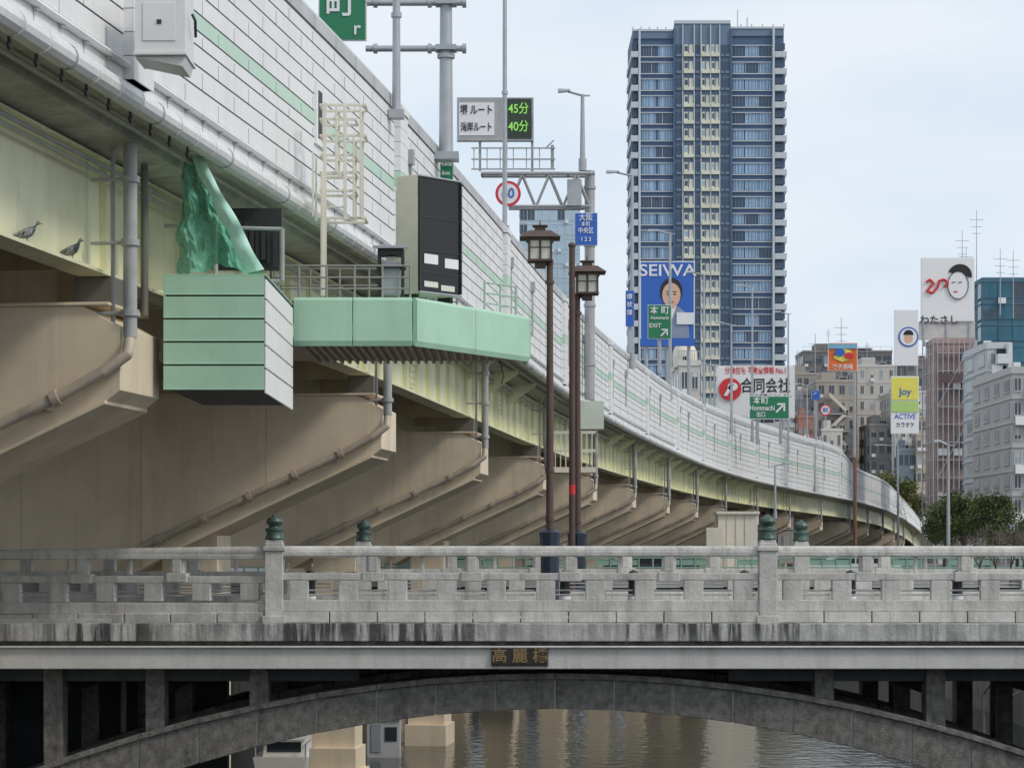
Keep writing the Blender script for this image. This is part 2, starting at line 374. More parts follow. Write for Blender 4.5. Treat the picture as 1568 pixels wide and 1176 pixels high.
# ------------------------------------------------------------ ground, river
GR=M('ground_mat',(.2,.2,.19),.9,var=.3,scale=.1)
QUAY=M('quay_wall_concrete',(.3,.29,.27),.85,var=.4,scale=1,streak=.6,scol=(.06,.06,.05),sfreq=1)
G=Ob('ground')
ys=[-60,0,20]+[30+i*15 for i in range(30)]
ys=[q for q in ys if q<440]
def Lb(y): return herm(max(y,5),1)-13.5
def Rb(y): return herm(max(y,5),1)+ (19 if y<110 else max(6,19-(y-110)*.14))
n=len(ys); g0=E-1.35
G.faces([p for q in ys for p in ((-4000,q,g0),(Lb(q),q,g0),(Lb(q),q,-1.5))],[(3*i+a,3*i+a+1,3*i+a+4,3*i+a+3) for i in range(n-1) for a in (0,1)],GR)
G.faces([p for q in ys for p in ((4000,q,g0),(Rb(q),q,g0),(Rb(q),q,-1.5))],[(3*i+a,3*i+a+1,3*i+a+4,3*i+a+3) for i in range(n-1) for a in (0,1)],GR)
ye=ys[-1]
G.faces([(-4000,ye,g0),(4000,ye,g0),(4000,6000,g0),(-4000,6000,g0),(Lb(ye),ye,-1.5),(Rb(ye),ye,-1.5),(Lb(ye),ye,g0),(Rb(ye),ye,g0)],[(0,1,2,3),(4,5,7,6)],GR)
G.done()
Q=Ob('quay_wall')
for q0,q1 in zip(ys[1:],ys[2:]):
    for f,sg in ((Lb,1),(Rb,-1)):
        Q.hexa([(f(q0),q0,-1),(f(q0)+.4*sg,q0,-1),(f(q1)+.4*sg,q1,-1),(f(q1),q1,-1),(f(q0),q0,g0+.4),(f(q0)+.4*sg,q0,g0+.4),(f(q1)+.4*sg,q1,g0+.4),(f(q1),q1,g0+.4)],QUAY)
Q.done()
wm=bpy.data.materials.new('river_water'); wm.use_nodes=True; nt=wm.node_tree; b=nt.nodes['Principled BSDF']
b.inputs['Base Color'].default_value=(.03,.038,.032,1); b.inputs['Roughness'].default_value=.05; b.inputs['IOR'].default_value=1.22
tc=nt.nodes.new('ShaderNodeTexCoord'); mp=nt.nodes.new('ShaderNodeMapping'); mp.inputs['Scale'].default_value=(1.2,.7,1)
nz=nt.nodes.new('ShaderNodeTexNoise'); nz.inputs['Scale'].default_value=1.6; nz.inputs['Detail'].default_value=4
bp=nt.nodes.new('ShaderNodeBump'); bp.inputs['Strength'].default_value=.3; bp.inputs['Distance'].default_value=.1
nt.links.new(tc.outputs['Object'],mp.inputs[0]); nt.links.new(mp.outputs[0],nz.inputs['Vector']); nt.links.new(nz.outputs['Fac'],bp.inputs['Height']); nt.links.new(bp.outputs[0],b.inputs['Normal'])
Wt=Ob('river_water'); Wt.faces([(-60,-60,0),(140,-60,0),(140,500,0),(-60,500,0)],[(0,1,2,3)],wm); Wt.done()
# second bridge beyond, green railing
B2=Ob('girder_bridge')
BD2=M('far_bridge_paint',(.42,.42,.4),.7,var=.2,scale=.5,streak=.4,scol=(.2,.2,.19),sfreq=1)
B2.box(-30,45,109,116,E-2.6,E-1.6,BDARK); B2.box(-30,45,108.8,109,E-1.62,E-1.25,BD2)
GRN=M('fence_green',(.28,.45,.36),.6)
for i in range(125):
    x=-30+i*.6; B2.box(x-.03,x+.03,108.85,108.95,E-1.2,E-.38,GRN if i%5 else BD2)
    if i%5 in (1,2,3): B2.box(x+.04,x+.56,108.88,108.92,E-.7,E-.45,GRN)
for z in (-.38,-.8,-1.0): B2.box(-30,45,108.84,108.96,E+z-.03,E+z+.03,GRN)
B2.done()
def car(x,y,z,col,name='parked_car'):
    o=Ob(name); m=M('carpaint_%.2f'%col[0],col,.25,var=.02)
    prof=[(-2.1,.25),(-2.1,.75),(-1.9,.9),(-1.3,.95),(-.7,1.42),(.8,1.45),(1.5,1.0),(2.05,.85),(2.15,.5),(2.15,.25)]
    o.prism([(x+a,y,z+b) for a,b in prof],(0,1.7,0),m)
    o.prism([(x-1.1,y-.02,z+.97),(x-.62,y-.02,z+1.36),(x+.0,y-.02,z+1.38),(x+.0,y-.02,z+.97)],(0,1.74,0),SBLACK); o.prism([(x+.08,y-.02,z+.97),(x+.08,y-.02,z+1.38),(x+.74,y-.02,z+1.38),(x+1.3,y-.02,z+.98)],(0,1.74,0),SBLACK)
    for a in (-1.35,1.35):
        for yy in (y-.03,y+1.5): o.cyl((x+a,yy,z+.32),(x+a,yy+.22,z+.32),.32,SBLACK,n=16); o.cyl((x+a,yy-.01,z+.32),(x+a,yy,z+.32),.18,STEEL,n=12)
    o.done()
car(-3,111,E-1.6,(.5,.5,.52)); car(6,111,E-1.6,(.04,.05,.07)); car(15,112,E-1.6,(.7,.7,.7))
# ------------------------------------------------------------ inspection platform, green box
Pf=Ob('maintenance_platform')
Pf.part('slatted_box')
xa,xb=X(250,38),X(408,38); y0,y1=38,42.6; z0,z1=Z(597,38),Z(420,38)
Pf.box(xa+.03,xb-.03,y0+.03,y1,z0+.03,z1-.03,DARK)
hs=(z1-z0)/5.0
edges=[z0,z0+hs*1.1,z0+hs*2.1,z0+hs*3.1,z0+hs*4.1,z1]
for a,b_ in zip(edges,edges[1:]):
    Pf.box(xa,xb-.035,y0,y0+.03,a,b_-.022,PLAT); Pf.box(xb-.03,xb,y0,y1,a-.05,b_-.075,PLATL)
    Pf.box(xa,xb-.035,y0-.012,y0,a,a+.02,PLAT)
Pf.box(xa,xb,y0,y1,z1-.02,z1,PLAT)
Pf.part('walkway')
z0,z1=Z(528,43),Z(456,43)
foot=[(X(450,43),43),(X(632,43),43),(X(805,46.6),46.6),(X(800,47.4),47.4),(X(420,47.4),47.4)]
SOFF=M('platform_soffit',(.40,.35,.28),.7,var=.3,scale=4)
Pf.prism([(x,y,z0+.05) for x,y in foot],(0,0,.1),SOFF)
for i in range(24):
    x=foot[0][0]+.1+i*.14; yb_=43.1 if x<foot[1][0] else 43.1+(x-foot[1][0])*1.9
    if yb_<47: Pf.box(x,x+.05,yb_,47.2,z0-.02,z0+.05,SOFF)
for k in range(3):
    (ax,ay),(bx,by)=foot[k],foot[k+1]
    d=Vector((bx-ax,by-ay,0)); nn=Vector((d.y,-d.x,0)).normalized(); ns=2 if k<2 else 1
    for j in range(ns):
        p=Vector((ax,ay,0))+d*(j/ns); q=Vector((ax,ay,0))+d*((j+1)/ns)-d.normalized()*.012
        prf=[(0,z0),(.05,z0-.03),(.09,z0+.06),(.09,z1-.05),(.06,z1),(0,z1)]
        Pf.faces([Vector((p.x,p.y,0))+nn*o+Vector((0,0,z)) for o,z in prf]+[Vector((q.x,q.y,0))+nn*o+Vector((0,0,z)) for o,z in prf],[(i,i+1,7+i,6+i) for i in range(5)]+[(5,4,3,2,1,0),(6,7,8,9,10,11)],PLAT)
Pf.prism([(x,y,z1-.06) for x,y in foot],(0,0,.04),PLAT)
Pf.part('guard_rail')
RL=M('rail_grey',(.3,.29,.27),.5)
def grail(p,q,h,n,mat=RL,z=z1):
    p=Vector((p[0],p[1],z));q=Vector((q[0],q[1],z))
    for i in range(n+1):
        a=p.lerp(q,i/n); Pf.cyl(a,a+Vector((0,0,h)),.022,mat,n=6)
    for f in (.33,.66,1): Pf.cyl(p+Vector((0,0,h*f)),q+Vector((0,0,h*f)),.018,mat,n=6)
grail((X(415,43.4),43.4),(X(628,43.4),43.4),.58,5); grail((X(430,46.8),46.8),(X(700,46.8),46.8),.9,6)
grail((X(742,45.8),45.8),(X(790,46.6),46.6),.55,2,M('rail_mint',(.4,.55,.46),.5)); grail((X(415,43.4),43.4),(X(430,46.8),46.8),.58,3)
Pf.part('cable'); Pf.pipe([(X(765,46.5),46.5,Z(552,46.5)),(X(771,46.5),46.5,Z(575,46.5)),(X(768,46.5),46.6,Z(588,46.5))],.012,DARK,6)
Pf.done(.006)
# ladder cage
Lc=Ob('caged_ladder')
lx,ly=X(496,44),44.2; zt_,zb_=Z(150,44),Z(452,44)
for dx in (0,.35): Lc.box(lx+dx-.03,lx+dx+.03,ly-.03,ly+.03,zb_ if dx==0 else Z(335,44),zt_-(.05 if dx==0 else .1),CREAM)
Lc.box(lx-.07,lx-.02,ly-.05,ly+.05,zb_,Z(260,44),CREAM)
for i,v in enumerate((158,180,205,235,262,290,332)):
    z=Z(v,44); w=.72 if i in (0,2,6) else .55
    Lc.box(lx-.05,lx+w,ly-.02,ly+.02,z-.022,z+.022,CREAM); Lc.box(lx-.05,lx+w,ly+.6,ly+.64,z-.022,z+.022,CREAM)
    Lc.box(lx+w-.04,lx+w,ly+.021,ly+.6,z-.022,z+.022,CREAM); Lc.box(lx-.09,lx-.05,ly-.02,ly+.6,z-.022,z+.022,CREAM)
for dx,va,vb in ((.2,158,262),(.5,205,332),(.62,158,332),(-.2,230,330)):
    Lc.box(lx+dx-.018,lx+dx+.018,ly-.05,ly-.022,Z(vb,44),Z(va,44),CREAM)
    Lc.box(lx+dx-.018,lx+dx+.018,ly+.642,ly+.67,Z(vb,44),Z(va,44),CREAM)
z=Z(265,44)
while z>zb_: Lc.box(lx,lx+.35,ly-.015,ly+.015,z-.015,z+.015,CREAM) if z>Z(335,44) else None; z-=.28
Lc.done(.004)
# VMS cabinet
Vm=Ob('variable_message_sign')
cxm,cym=X(655,44.8),45.0; zc=(Z(272,44.8)+Z(452,44.8))/2; hh=Z(272,44.8)-Z(452,44.8)
def rb(dx,dy,dz,sx,sy,sz,mat,rot=math.radians(50)):
    ca,sa=math.cos(rot),math.sin(rot)
    Vm.obox((cxm+dx*ca-dy*sa,cym+dx*sa+dy*ca,zc+dz),(sx,sy,sz),rot,mat)
rb(0,0,0,1.1,.5,hh,CREAM)
rb(0,-.265,0,1.08,.025,hh-.04,SBLACK)
for dz in (hh/2-.02,-hh/2+.02): rb(0,-.29,dz,1.12,.05,.03,STEEL)
for dx in (-.54,.54): rb(dx,-.29,0,.03,.04,hh-.1,DARK)
for dz in (-.66,-.28,.3): rb(0,-.283,dz,1.04,.008,.02,DARK)
for k,(dx,dz) in enumerate(((-.24,-.42),(.3,-.46),(-.24,-.86),(.2,-.9))):
    rb(dx,-.285,dz,.36,.012,.17 if k<2 else .1,WHITE if k<2 else LGLASS)
rb(-.2,.3,0,.5,.1,hh*.8,STEEL)
for dx in (-.45,.45): rb(dx,0,-hh/2-.08,.08,.3,.2,DARK)
Vm.done(.008)
Cm=Ob('surveillance_camera_housing')
x,y=X(598,43.6),43.8; z=Z(455,43.6)
for dx in (-.2,.2):
    for dy in (-.2,.2): Cm.box(x+dx-.02,x+dx+.02,y+dy-.02,y+dy+.02,z,z+.72,DARK)
Cm.box(x-.15,x+.15,y-.15,y+.15,z+.05,z+.6,STEEL); Cm.box(x-.25,x+.25,y-.25,y+.25,z+.5,z+.54,DARK)
Cm.prism([(x-.3,y-.3,z+.82),(x+.3,y-.3,z+.82),(x+.3,y+.3,z+.88),(x-.3,y+.3,z+.88)],(0,0,.05),STEEL); Cm.box(x-.22,x+.22,y-.22,y+.22,z+.72,z+.84,DARK)
Cm.box(x-.08,x+.08,y-.1,y+.1,z+.56,z+.7,LGLASS)
Cm.done(.005)
# safety net
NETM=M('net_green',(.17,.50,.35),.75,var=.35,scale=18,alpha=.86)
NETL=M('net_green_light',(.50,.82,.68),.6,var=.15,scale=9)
Nt=Ob('safety_net')
from mathutils import noise as mn
n,m=80,60; vs=[];fs=[]
for j in range(m+1):
    t=j/m; 
    for i in range(n+1):
        s=i/n
        ul=276-3*t+4*math.sin(t*6)+2*math.sin(t*17); ur=298+(399-298)*(t**.95)
        u=ul+(ur-ul)*s+2*math.sin(t*25+s*8); v=232+t*186+(7*math.sin(s*9)+3*math.sin(s*23))*t-6*math.sin(math.pi*s)*t
        yy=38.6+.13*math.sin(s*14+t*2.5+math.sin(t*5))*(0.3+t)+.16*mn.noise(Vector((s*5,t*6,1)))+.10*mn.noise(Vector((s*13,t*9,4)))+.05*mn.noise(Vector((s*26,t*24,9)))
        vs.append((X(u,38.6),yy,Z(v,38.6)))
for j in range(m):
    for i in range(n): a=j*(n+1)+i; fs.append((a,a+1,a+n+2,a+n+1))
Nt.faces(vs,fs,NETM,True)
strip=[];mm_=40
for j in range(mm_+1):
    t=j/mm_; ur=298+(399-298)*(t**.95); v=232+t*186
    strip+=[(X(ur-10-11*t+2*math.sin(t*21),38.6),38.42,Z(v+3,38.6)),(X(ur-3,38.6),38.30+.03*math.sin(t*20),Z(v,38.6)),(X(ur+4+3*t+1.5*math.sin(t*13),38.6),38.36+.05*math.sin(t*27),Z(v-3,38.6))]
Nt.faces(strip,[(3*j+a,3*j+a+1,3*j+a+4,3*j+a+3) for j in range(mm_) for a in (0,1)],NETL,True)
Nt.done()
Sf=Ob('scaffold_frame')
WIRE=M('wire_net',(.25,.22,.16),.8,alpha=.45)
Sf.faces([(X(226,39.4),39.4,Z(225,39.4)),(X(285,39.4),39.4,Z(225,39.4)),(X(278,39.4),39.4,Z(445,39.4)),(X(226,39.4),39.4,Z(445,39.4))],[(0,1,2,3)],WIRE)
for u in (226,330,432): Sf.cyl((X(u,41),41,Z(232,41)+ -(u-226)*.006),(X(u,41),41,Z(430,41)),.04,PGREY,n=8)
for v in (345,425): Sf.cyl((X(226,41),41,Z(v,41)),(X(432,41),41,Z(v+6,41)),.03,PGREY,n=8)
for i in range(9):
    u=346+i*9; Sf.box(X(u,42),X(u+7,42),41.98+.03*(i%2),42.02+.03*(i%2),Z(398+5*(i%3),42),Z(330+i*3,42),DARK)
Sf.box(X(325,42.2),X(432,42.2),42.1,42.3,Z(412,42),Z(318,42),DARK)  # flat dark panel standing in for the shaded space behind the net
Sf.done()
Cb=Ob('junction_box')
y=33; x=X(212,33); CB=M('cabinet_grey',(.70,.70,.70),.45,var=.08)
Cb.box(x,x+.64,32.7,33.6,Z(88,33),Z(0,33)+.1,CB); Cb.box(x-.02,x+.66,32.66,33.65,Z(92,33),Z(88,33)+.01,CB)
Cb.prism([(x,32.75,Z(93,33)),(x+.6,32.75,Z(108,33)),(x+.64,32.75,Z(92,33))],(0,.8,0),CB)
Cb.box(x+.1,x+.52,32.685,32.7,Z(70,33),Z(12,33),CB)
Cb.box(x+.28,x+.34,32.67,32.685,Z(45,33),Z(38,33),DARK)
Cb.pipe([(x+.68,33.1,Z(20,33)),(x+.72,33.1,Z(30,33)),(x+.70,33.3,Z(50,33))],.02,DARK,8)
Cb.done(.01)
Dr=Ob('barrier_door')
fbox(Dr,46.5,.0,.05,-.4,.55,Z(225,46.5),Z(130,46.5),WALL); fbox(Dr,46.5,.02,.055,-.25,.1,Z(215,46.5),Z(142,46.5),DARK); Dr.done()
# ------------------------------------------------------------ lamps, poles
def led_lamp(u,vt,d,zbase,side=-1,r=.09,arm=1.3):
    o=Ob('street_lamp'); x=X(u,d); zt=Z(vt,d)
    o.cyl((x,d,zbase),(x,d,zt),r*1.3,STEEL,r2=r*.8,n=10)
    o.cyl((x,d,zbase),(x,d,zbase+.5),r*1.8,STEEL,n=10)
    o.cyl((x,d,zt-.05),(x+side*arm*.6,d,zt+.12),.05,STEEL,n=8)
    xa,xb=sorted((x+side*arm*.5,x+side*arm))
    o.prism([(xa,d-.14,zt+.08),(xb,d-.14,zt+.13),(xb,d-.1,zt+.2),(xa,d-.1,zt+.22)],(0,.28,0),STEEL)
    o.prism([(xa+.05,d-.11,zt+.06),(xb-.05,d-.11,zt+.11),(xb-.05,d-.11,zt+.13),(xa+.05,d-.11,zt+.08)],(0,.2,0),LGLASS)
    o.box(x-.3 if side>0 else x-.02,x+.02 if side>0 else x+.3,d-.04,d+.04,zt-.08,zt-.02,STEEL)
    o.done()
for u,vt,d in ((968,268,128),(1026,357,155),(1078,420,182),(1152,440,214),(1207,480,240),(1120,497,200),(1094,560,206),(1236,590,262),(1310,640,285)):
    led_lamp(u,vt,d,fr(d)[3]+(3 if vt<500 else 1))
led_lamp(892,145,104,Z(262,104),-1,arm=1.0)
led_lamp(1375,683,330,E-1,-1,r=.14,arm=3); led_lamp(1187,712,170,E+2,1,r=.07,arm=1.2); led_lamp(1248,680,225,E+5,-1,r=.07,arm=1.2)
led_lamp(1452,680,125,E-1.35,-1,r=.08,arm=.7)
def pole(name,u,v0,v1,d,r,mat=STEEL,off=0):
    o=Ob(name); o.cyl((X(u,d),d,Z(v1,d)),(X(u,d),d,Z(v0,d)),r,mat,r2=r*.8,n=12); o.box(X(u,d)-r*1.8,X(u,d)+r*1.8,d-r*1.8,d+r*1.8,Z(v1,d)-.1,Z(v1,d)+.08,mat); o.cyl((X(u,d),d,Z((v0+v1)/2,d)),(X(u,d),d,Z((v0+v1)/2,d)+.1),r*1.25,mat,n=12); return o
pole('light_pole',607,-120,175,54,.09).done()
pole('light_pole',773,-60,350,77,.075).done()
o=pole('sign_gantry',683,-60,240,61,.17)
for v in (5,75):
    o.cyl((X(560,61),61,Z(v,61)),(X(710,61),61,Z(v,61)),.075,STEEL,n=12)
    for u in (655,708,572): o.cyl((X(u,61),61,Z(v,61)),(X(u+6,61),61,Z(v,61)),.12,STEEL,n=12)
    o.obox((X(683,61),61,Z(v,61)),(.5,.5,.12),0,STEEL)
o.part('sign_panel'); o.box(X(490,61),X(560,61),60.9,60.96,Z(62,61),Z(-90,61),SGREEN); o.box(X(488,61),X(562,61),60.93,60.99,Z(64,61),Z(-92,61),WHITE)
o.text('町',(X(522,61),60.88,Z(8,61)),.75,WHITE); o.text('r',(X(547,61),60.88,Z(46,61)),.45,WHITE)
o.done()
o=Ob('travel_time_sign'); d=105
STL=M('gantry_grey',(.40,.41,.42),.5,var=.15,scale=2,streak=.3,scol=(.18,.15,.13))
o.part('post'); o.cyl((X(903,d),d,Z(612,d)),(X(903,d),d,Z(262,d)),.21,STL,n=16); 
for v in (290,378,470,560): o.cyl((X(903,d),d,Z(v,d)),(X(903,d),d,Z(v,d)+.12),.25,STL,n=16)
o.part('truss')
zt_,zl=Z(268,d),Z(318,d); xl,xr=X(738,d),X(903,d)
for dy in (-.4,.4):
    o.cyl((xl,d+dy,zt_),(xr+.2,d+dy,zt_),.07,STL,n=10); o.cyl((xl+1.1,d+dy,zl),(xr,d+dy,zl),.06,STL,n=10)
    k=3
    for i in range(k):
        a=xl+1.1+(xr-xl-1.1)*i/k; b_=xl+1.1+(xr-xl-1.1)*(i+1)/k
        o.cyl((a,d+dy,zl),((a+b_)/2,d+dy,zt_),.04,STL,n=8); o.cyl(((a+b_)/2,d+dy,zt_),(b_,d+dy,zl),.04,STL,n=8)
for i in range(6): 
    a=xl+(xr-xl)*i/5; o.cyl((a,d-.4,zt_),(a,d+.4,zt_),.05,STL,n=8)
for u in (735,775,815): o.box(X(u,d)-.05,X(u,d)+.05,d-.1,d+.1,Z(262,d),Z(216,d),STL)
for v in (262,247,230): o.box(X(722,d),X(850,d),d-.5,d-.46,Z(v,d)-.03,Z(v,d)+.03,STL)
for u in range(726,850,20): o.box(X(u,d)-.02,X(u,d)+.02,d-.46,d-.44,Z(262,d),Z(230,d),STL)
o.box(X(843,d),X(848,d),d-.45,d-.4,Z(262,d),Z(225,d),STL); o.cyl((X(835,d),d,Z(228,d)),(X(848,d),d,Z(215,d)),.03,STL)
o.box(X(868,d),X(890,d),d-.6,d-.45,Z(318,d),Z(278,d),STEEL)
o.part('sign_panel')
o.box(X(700,d),X(817,d),d-.35,d,Z(218,d),Z(152,d),STL); o.box(X(703,d),X(757,d),d-.37,d-.34,Z(210,d),Z(160,d),WHITE); o.box(X(774,d),X(814,d),d-.37,d-.34,Z(215,d),Z(154,d),M('led_panel',(.03,.05,.035),.4))
o.text('堺 ルート',(X(730,d),d-.39,Z(172,d)),.44,SBLACK,sx=.72); o.text('湾岸ルート',(X(730,d),d-.39,Z(198,d)),.42,SBLACK,sx=.62)
o.text('45分',(X(794,d),d-.39,Z(170,d)),.5,LED,sx=.85); o.text('40分',(X(794,d),d-.39,Z(197,d)),.5,LED,sx=.85)
o.done()
def rsign(u,v,d,r,txt,name='speed_limit_sign',pole_=True):
    o=Ob(name); x,z=X(u,d),Z(v,d)
    o.cyl((x,d,z),(x,d-.03,z),r,SRED,n=28); o.cyl((x,d-.03,z),(x,d-.04,z),r*.78,WHITE,n=28); o.text(txt,(x,d-.06,z),r*1.1,SBLUE,sx=.9)
    if pole_: o.cyl((x,d+.06,z-r*3),(x,d+.06,z+r),.05,STEEL)
    o.done()
rsign(778,297,100,.5,'60',pole_=False); rsign(1264,628,270,.6,'80')
def panel(name,u0,u1,v0,v1,d,mat,texts=(),poles=(),depth=.12,frame=WHITE):
    o=Ob(name); x0,x1,z1,z0=X(u0,d),X(u1,d),Z(v0,d),Z(v1,d); e=(x1-x0)*.02
    o.part('panel'); o.box(x0,x1,d,d+depth,z0,z1,frame); o.box(x0+e,x1-e,d-.02,d-.001,z0+e,z1-e,mat)
    for t,u,v,s,m,sx in texts: o.text(t,(X(u,d),d-.06,Z(v,d)),s*d/F,m,sx=sx)
    o.part('posts')
    for u,vb in poles: o.cyl((X(u,d),d+depth+.1,Z(vb,d)),(X(u,d),d+depth+.1,z1),.002*d**.75+.03,STEEL,n=8)
    return o
panel('location_sign',880,915,326,376,103.6,SBLUE,[('大阪',897,334,12,WHITE,.9),('本町',897,344,8,WHITE,.9),('中央区',897,354,10,WHITE,.8),('1 2 3',897,367,9,WHITE,.9)]).done()
panel('location_sign',958,971,445,500,126,SBLUE,[('環',964,455,9,WHITE,1),('状',964,467,9,WHITE,1),('線',964,479,9,WHITE,1)],[(964,540)]).done()
panel('guide_sign',1243,1256,598,612,268,SBLUE,[('↑',1249,605,10,WHITE,1)],[(1249,680)]).done()
panel('parking_area_sign',658,670,235,272,62,WHITE,[('P',664,248,14,SBLUE,.8)]).done()
o=panel('exit_sign',671,694,236,278,61.8,SGREEN,[('阿波座',683,251,10,WHITE,.65),('Exit',683,266,8,WHITE,1)]);o.done()
panel('exit_sign',992,1028,467,519,150,SGREEN,[('本 町',1010,476,13,WHITE,1),('Hommachi',1010,487,7,WHITE,.9),('EXIT',1003,499,9,WHITE,1),('↗',1017,509,20,WHITE,1)],[(1010,570)]).done()
panel('exit_sign',1147,1209,606,642,205,SGREEN,[('本町',1165,614,12,WHITE,1),('Hommachi',1167,625,11,WHITE,.8),('出口',1165,635,9,WHITE,.8),('↗',1195,624,26,WHITE,1)],[(1160,680),(1196,680)]).done()
o=panel('advertising_billboard',980,1064,400,530,190,SBLUE,[('SEIWA',1022,415,25,WHITE,1.2),('成和',1048,487,12,SBLUE,1)],[(990,640),(1022,640),(1055,640)])
d=190; yy=d-.05
SUIT=M('suit',(.25,.3,.42),.6)
o.faces([(X(u,d),yy,Z(v,d)) for u,v in ((1000,518),(1003,482),(1012,474),(1020,468),(1036,468),(1044,474),(1053,482),(1056,518))],[tuple(range(8))],SUIT)
o.faces([(X(u,d),yy-.02,Z(v,d)) for u,v in ((1020,468),(1028,492),(1036,468))],[(0,1,2)],WHITE)
o.disc((X(1028,d),yy-.02,Z(447,d)),.82,1.05,M('hair',(.02,.02,.02),.5)); o.disc((X(1028,d),yy-.04,Z(452,d)),.68,.9,SKIN); o.box(X(1023,d),X(1033,d),yy-.035,yy-.03,Z(472,d),Z(462,d),SKIN)
for du in (-5,5): o.disc((X(1028+du,d),yy-.06,Z(451,d)),.09,.06,SBLACK); o.disc((X(1028+du,d),yy-.06,Z(447,d)),.16,.035,SBLACK)
o.disc((X(1028,d),yy-.06,Z(463,d)),.2,.05,SRED); o.box(X(1036,d),X(1062,d),yy-.1,yy-.02,Z(497,d),Z(479,d),WHITE)
o.box(X(980,d),X(1064,d),yy-.1,yy-.01,Z(530,d),Z(519,d),SBLUE); o.done()
panel('advertising_billboard',1097,1217,560,640,250,WHITE,[('分譲住宅 不動産情報 No.1',1157,568,12,SRED,.68),('合同会社',1172,592,24,SBLACK,.8),('総合不動産センター',1180,608,9,SBLACK,.8)],[(1110,720),(1200,720)]).done()
o=Ob('emblem_sign'); o.disc((X(1118,249.8),249.8,Z(596,249.8)),1.1,1.1,SRED); o.disc((X(1122,249.7),249.7,Z(592,249.7)),.5,.4,WHITE); o.faces([(X(u,249.6),249.7,Z(v,249.6)) for u,v in ((1108,606),(1114,606),(1124,588),(1118,588))],[(0,1,2,3)],WHITE); o.done()
o=panel('advertising_billboard',1268,1313,525,568,270,ORANGE,[('餃子酒場',1290,562,8,WHITE,1)],[(1309,700)])
o.faces([(X(u,270),269.9,Z(v,270)) for u,v in ((1276,548),(1282,538),(1292,534),(1303,537),(1307,546),(1300,552),(1288,554))],[tuple(range(7))],YEL); o.disc((X(1286,269.8),269.8,Z(540,270)),.55,.4,SBLUE); o.disc((X(1300,269.8),269.8,Z(545,270)),.5,.35,SRED); o.box(X(1269,270),X(1312,270),269.85,269.95,Z(534,270),Z(527,270),M('sign_skyblue',(.2,.45,.6),.4)); o.cyl((X(1310,270),270.4,E-1.3),(X(1310,270),270.4,Z(568,270)),.2,M('post_brown',(.25,.12,.09),.5)); o.done()
o=panel('advertising_billboard',1410,1492,395,492,236,WHITE,[('わたさし',1438,491,15,SBLACK,1)],[(1415,530),(1450,530),(1485,530)])
d=235.9
o.disc((X(1470,d),d,Z(422,d)),1.1,1.05,SBLACK,20,-.2,math.pi-.3); o.disc((X(1467,d),d-.03,Z(437,d)),.95,1.3,WHITE)
for k in range(14):
    a0=k*math.pi/7-.2; p=(X(1467,d)+.95*math.cos(a0),d-.05,Z(437,d)+1.28*math.sin(a0)); q=(X(1467,d)+.95*math.cos(a0+.45),d-.05,Z(437,d)+1.28*math.sin(a0+.45)); o.cyl(p,q,.035,SBLACK,n=5)
for du in (-7,3): o.cyl((X(1467+du-3,d),d-.06,Z(433,d)),(X(1467+du+3,d),d-.06,Z(432,d)),.035,SBLACK,n=5)
o.disc((X(1463,d),d-.06,Z(447,d)),.2,.08,SRED)
pts=[(1418,432),(1424,428),(1430,434),(1424,440),(1419,446),(1428,449),(1436,440),(1438,430),(1446,428),(1452,433),(1445,440)]
for a,b in zip(pts,pts[1:]): o.cyl((X(a[0],d),d-.05,Z(a[1],d)),(X(b[0],d),d-.05,Z(b[1],d)),.11,SRED,n=6)
o.box(X(1408,d),X(1494,d),236.2,236.5,Z(520,d),Z(492,d),M('billboard_lower',(.55,.53,.52),.6)); o.done()
o=panel('advertising_billboard',1369,1406,475,560,500,WHITE,[],[(1372,640),(1404,640)]); d=499.9; k=500/255
o.cyl((X(1391,d),d,Z(516,d)),(X(1391,d),d-.03,Z(516,d)),1.0*k,SBLUE,n=28); o.cyl((X(1391,d),d-.03,Z(516,d)),(X(1391,d),d-.08,Z(516,d)),.85*k,WHITE,n=28); o.disc((X(1391,d),d-.16,Z(513,d)),.5*k,.5*k,SBLACK,16,0,math.pi); o.disc((X(1391,d),d-.12,Z(518,d)),.42*k,.5*k,SKIN); o.done()
o=panel('advertising_sign',1364,1407,576,664,500,WHITE,[('LAVA',1386,586,11,SBLUE,1),('ACTIVE',1386,638,11,SBLUE,.9),('カラオケ',1386,651,9,SBLACK,.8)],[(1370,700)]); d=499.9
o.box(X(1365,d),X(1406,d),d-.05,d,Z(612,d),Z(578,d),YEL); o.box(X(1365,d),X(1406,d),d-.05,d,Z(631,d),Z(614,d),M('sign_lime',(.45,.65,.2),.5)); o.text('Joy',(X(1386,d),d-.12,Z(600,d)),1.9,SBLUE); o.done()
o=Ob('access_platform'); d=100
for v in (662,690,717):
    o.box(X(848,d),X(912,d),d-.6,d-.56,Z(v,d)-.03,Z(v,d)+.03,CREAM); o.box(X(848,d),X(912,d),d+.56,d+.6,Z(v,d)-.03,Z(v,d)+.03,CREAM)
for u in range(850,913,8): o.box(X(u,d)-.02,X(u,d)+.02,d-.59,d-.57,Z(717,d),Z(662,d),CREAM)
o.box(X(848,d),X(912,d),d-.6,d+.6,Z(724,d),Z(718,d),CREAM); o.box(X(880,d),X(926,d),d+1,d+2,Z(655,d),Z(612,d),M('box_mint',(.6,.66,.58),.5)); o.done()
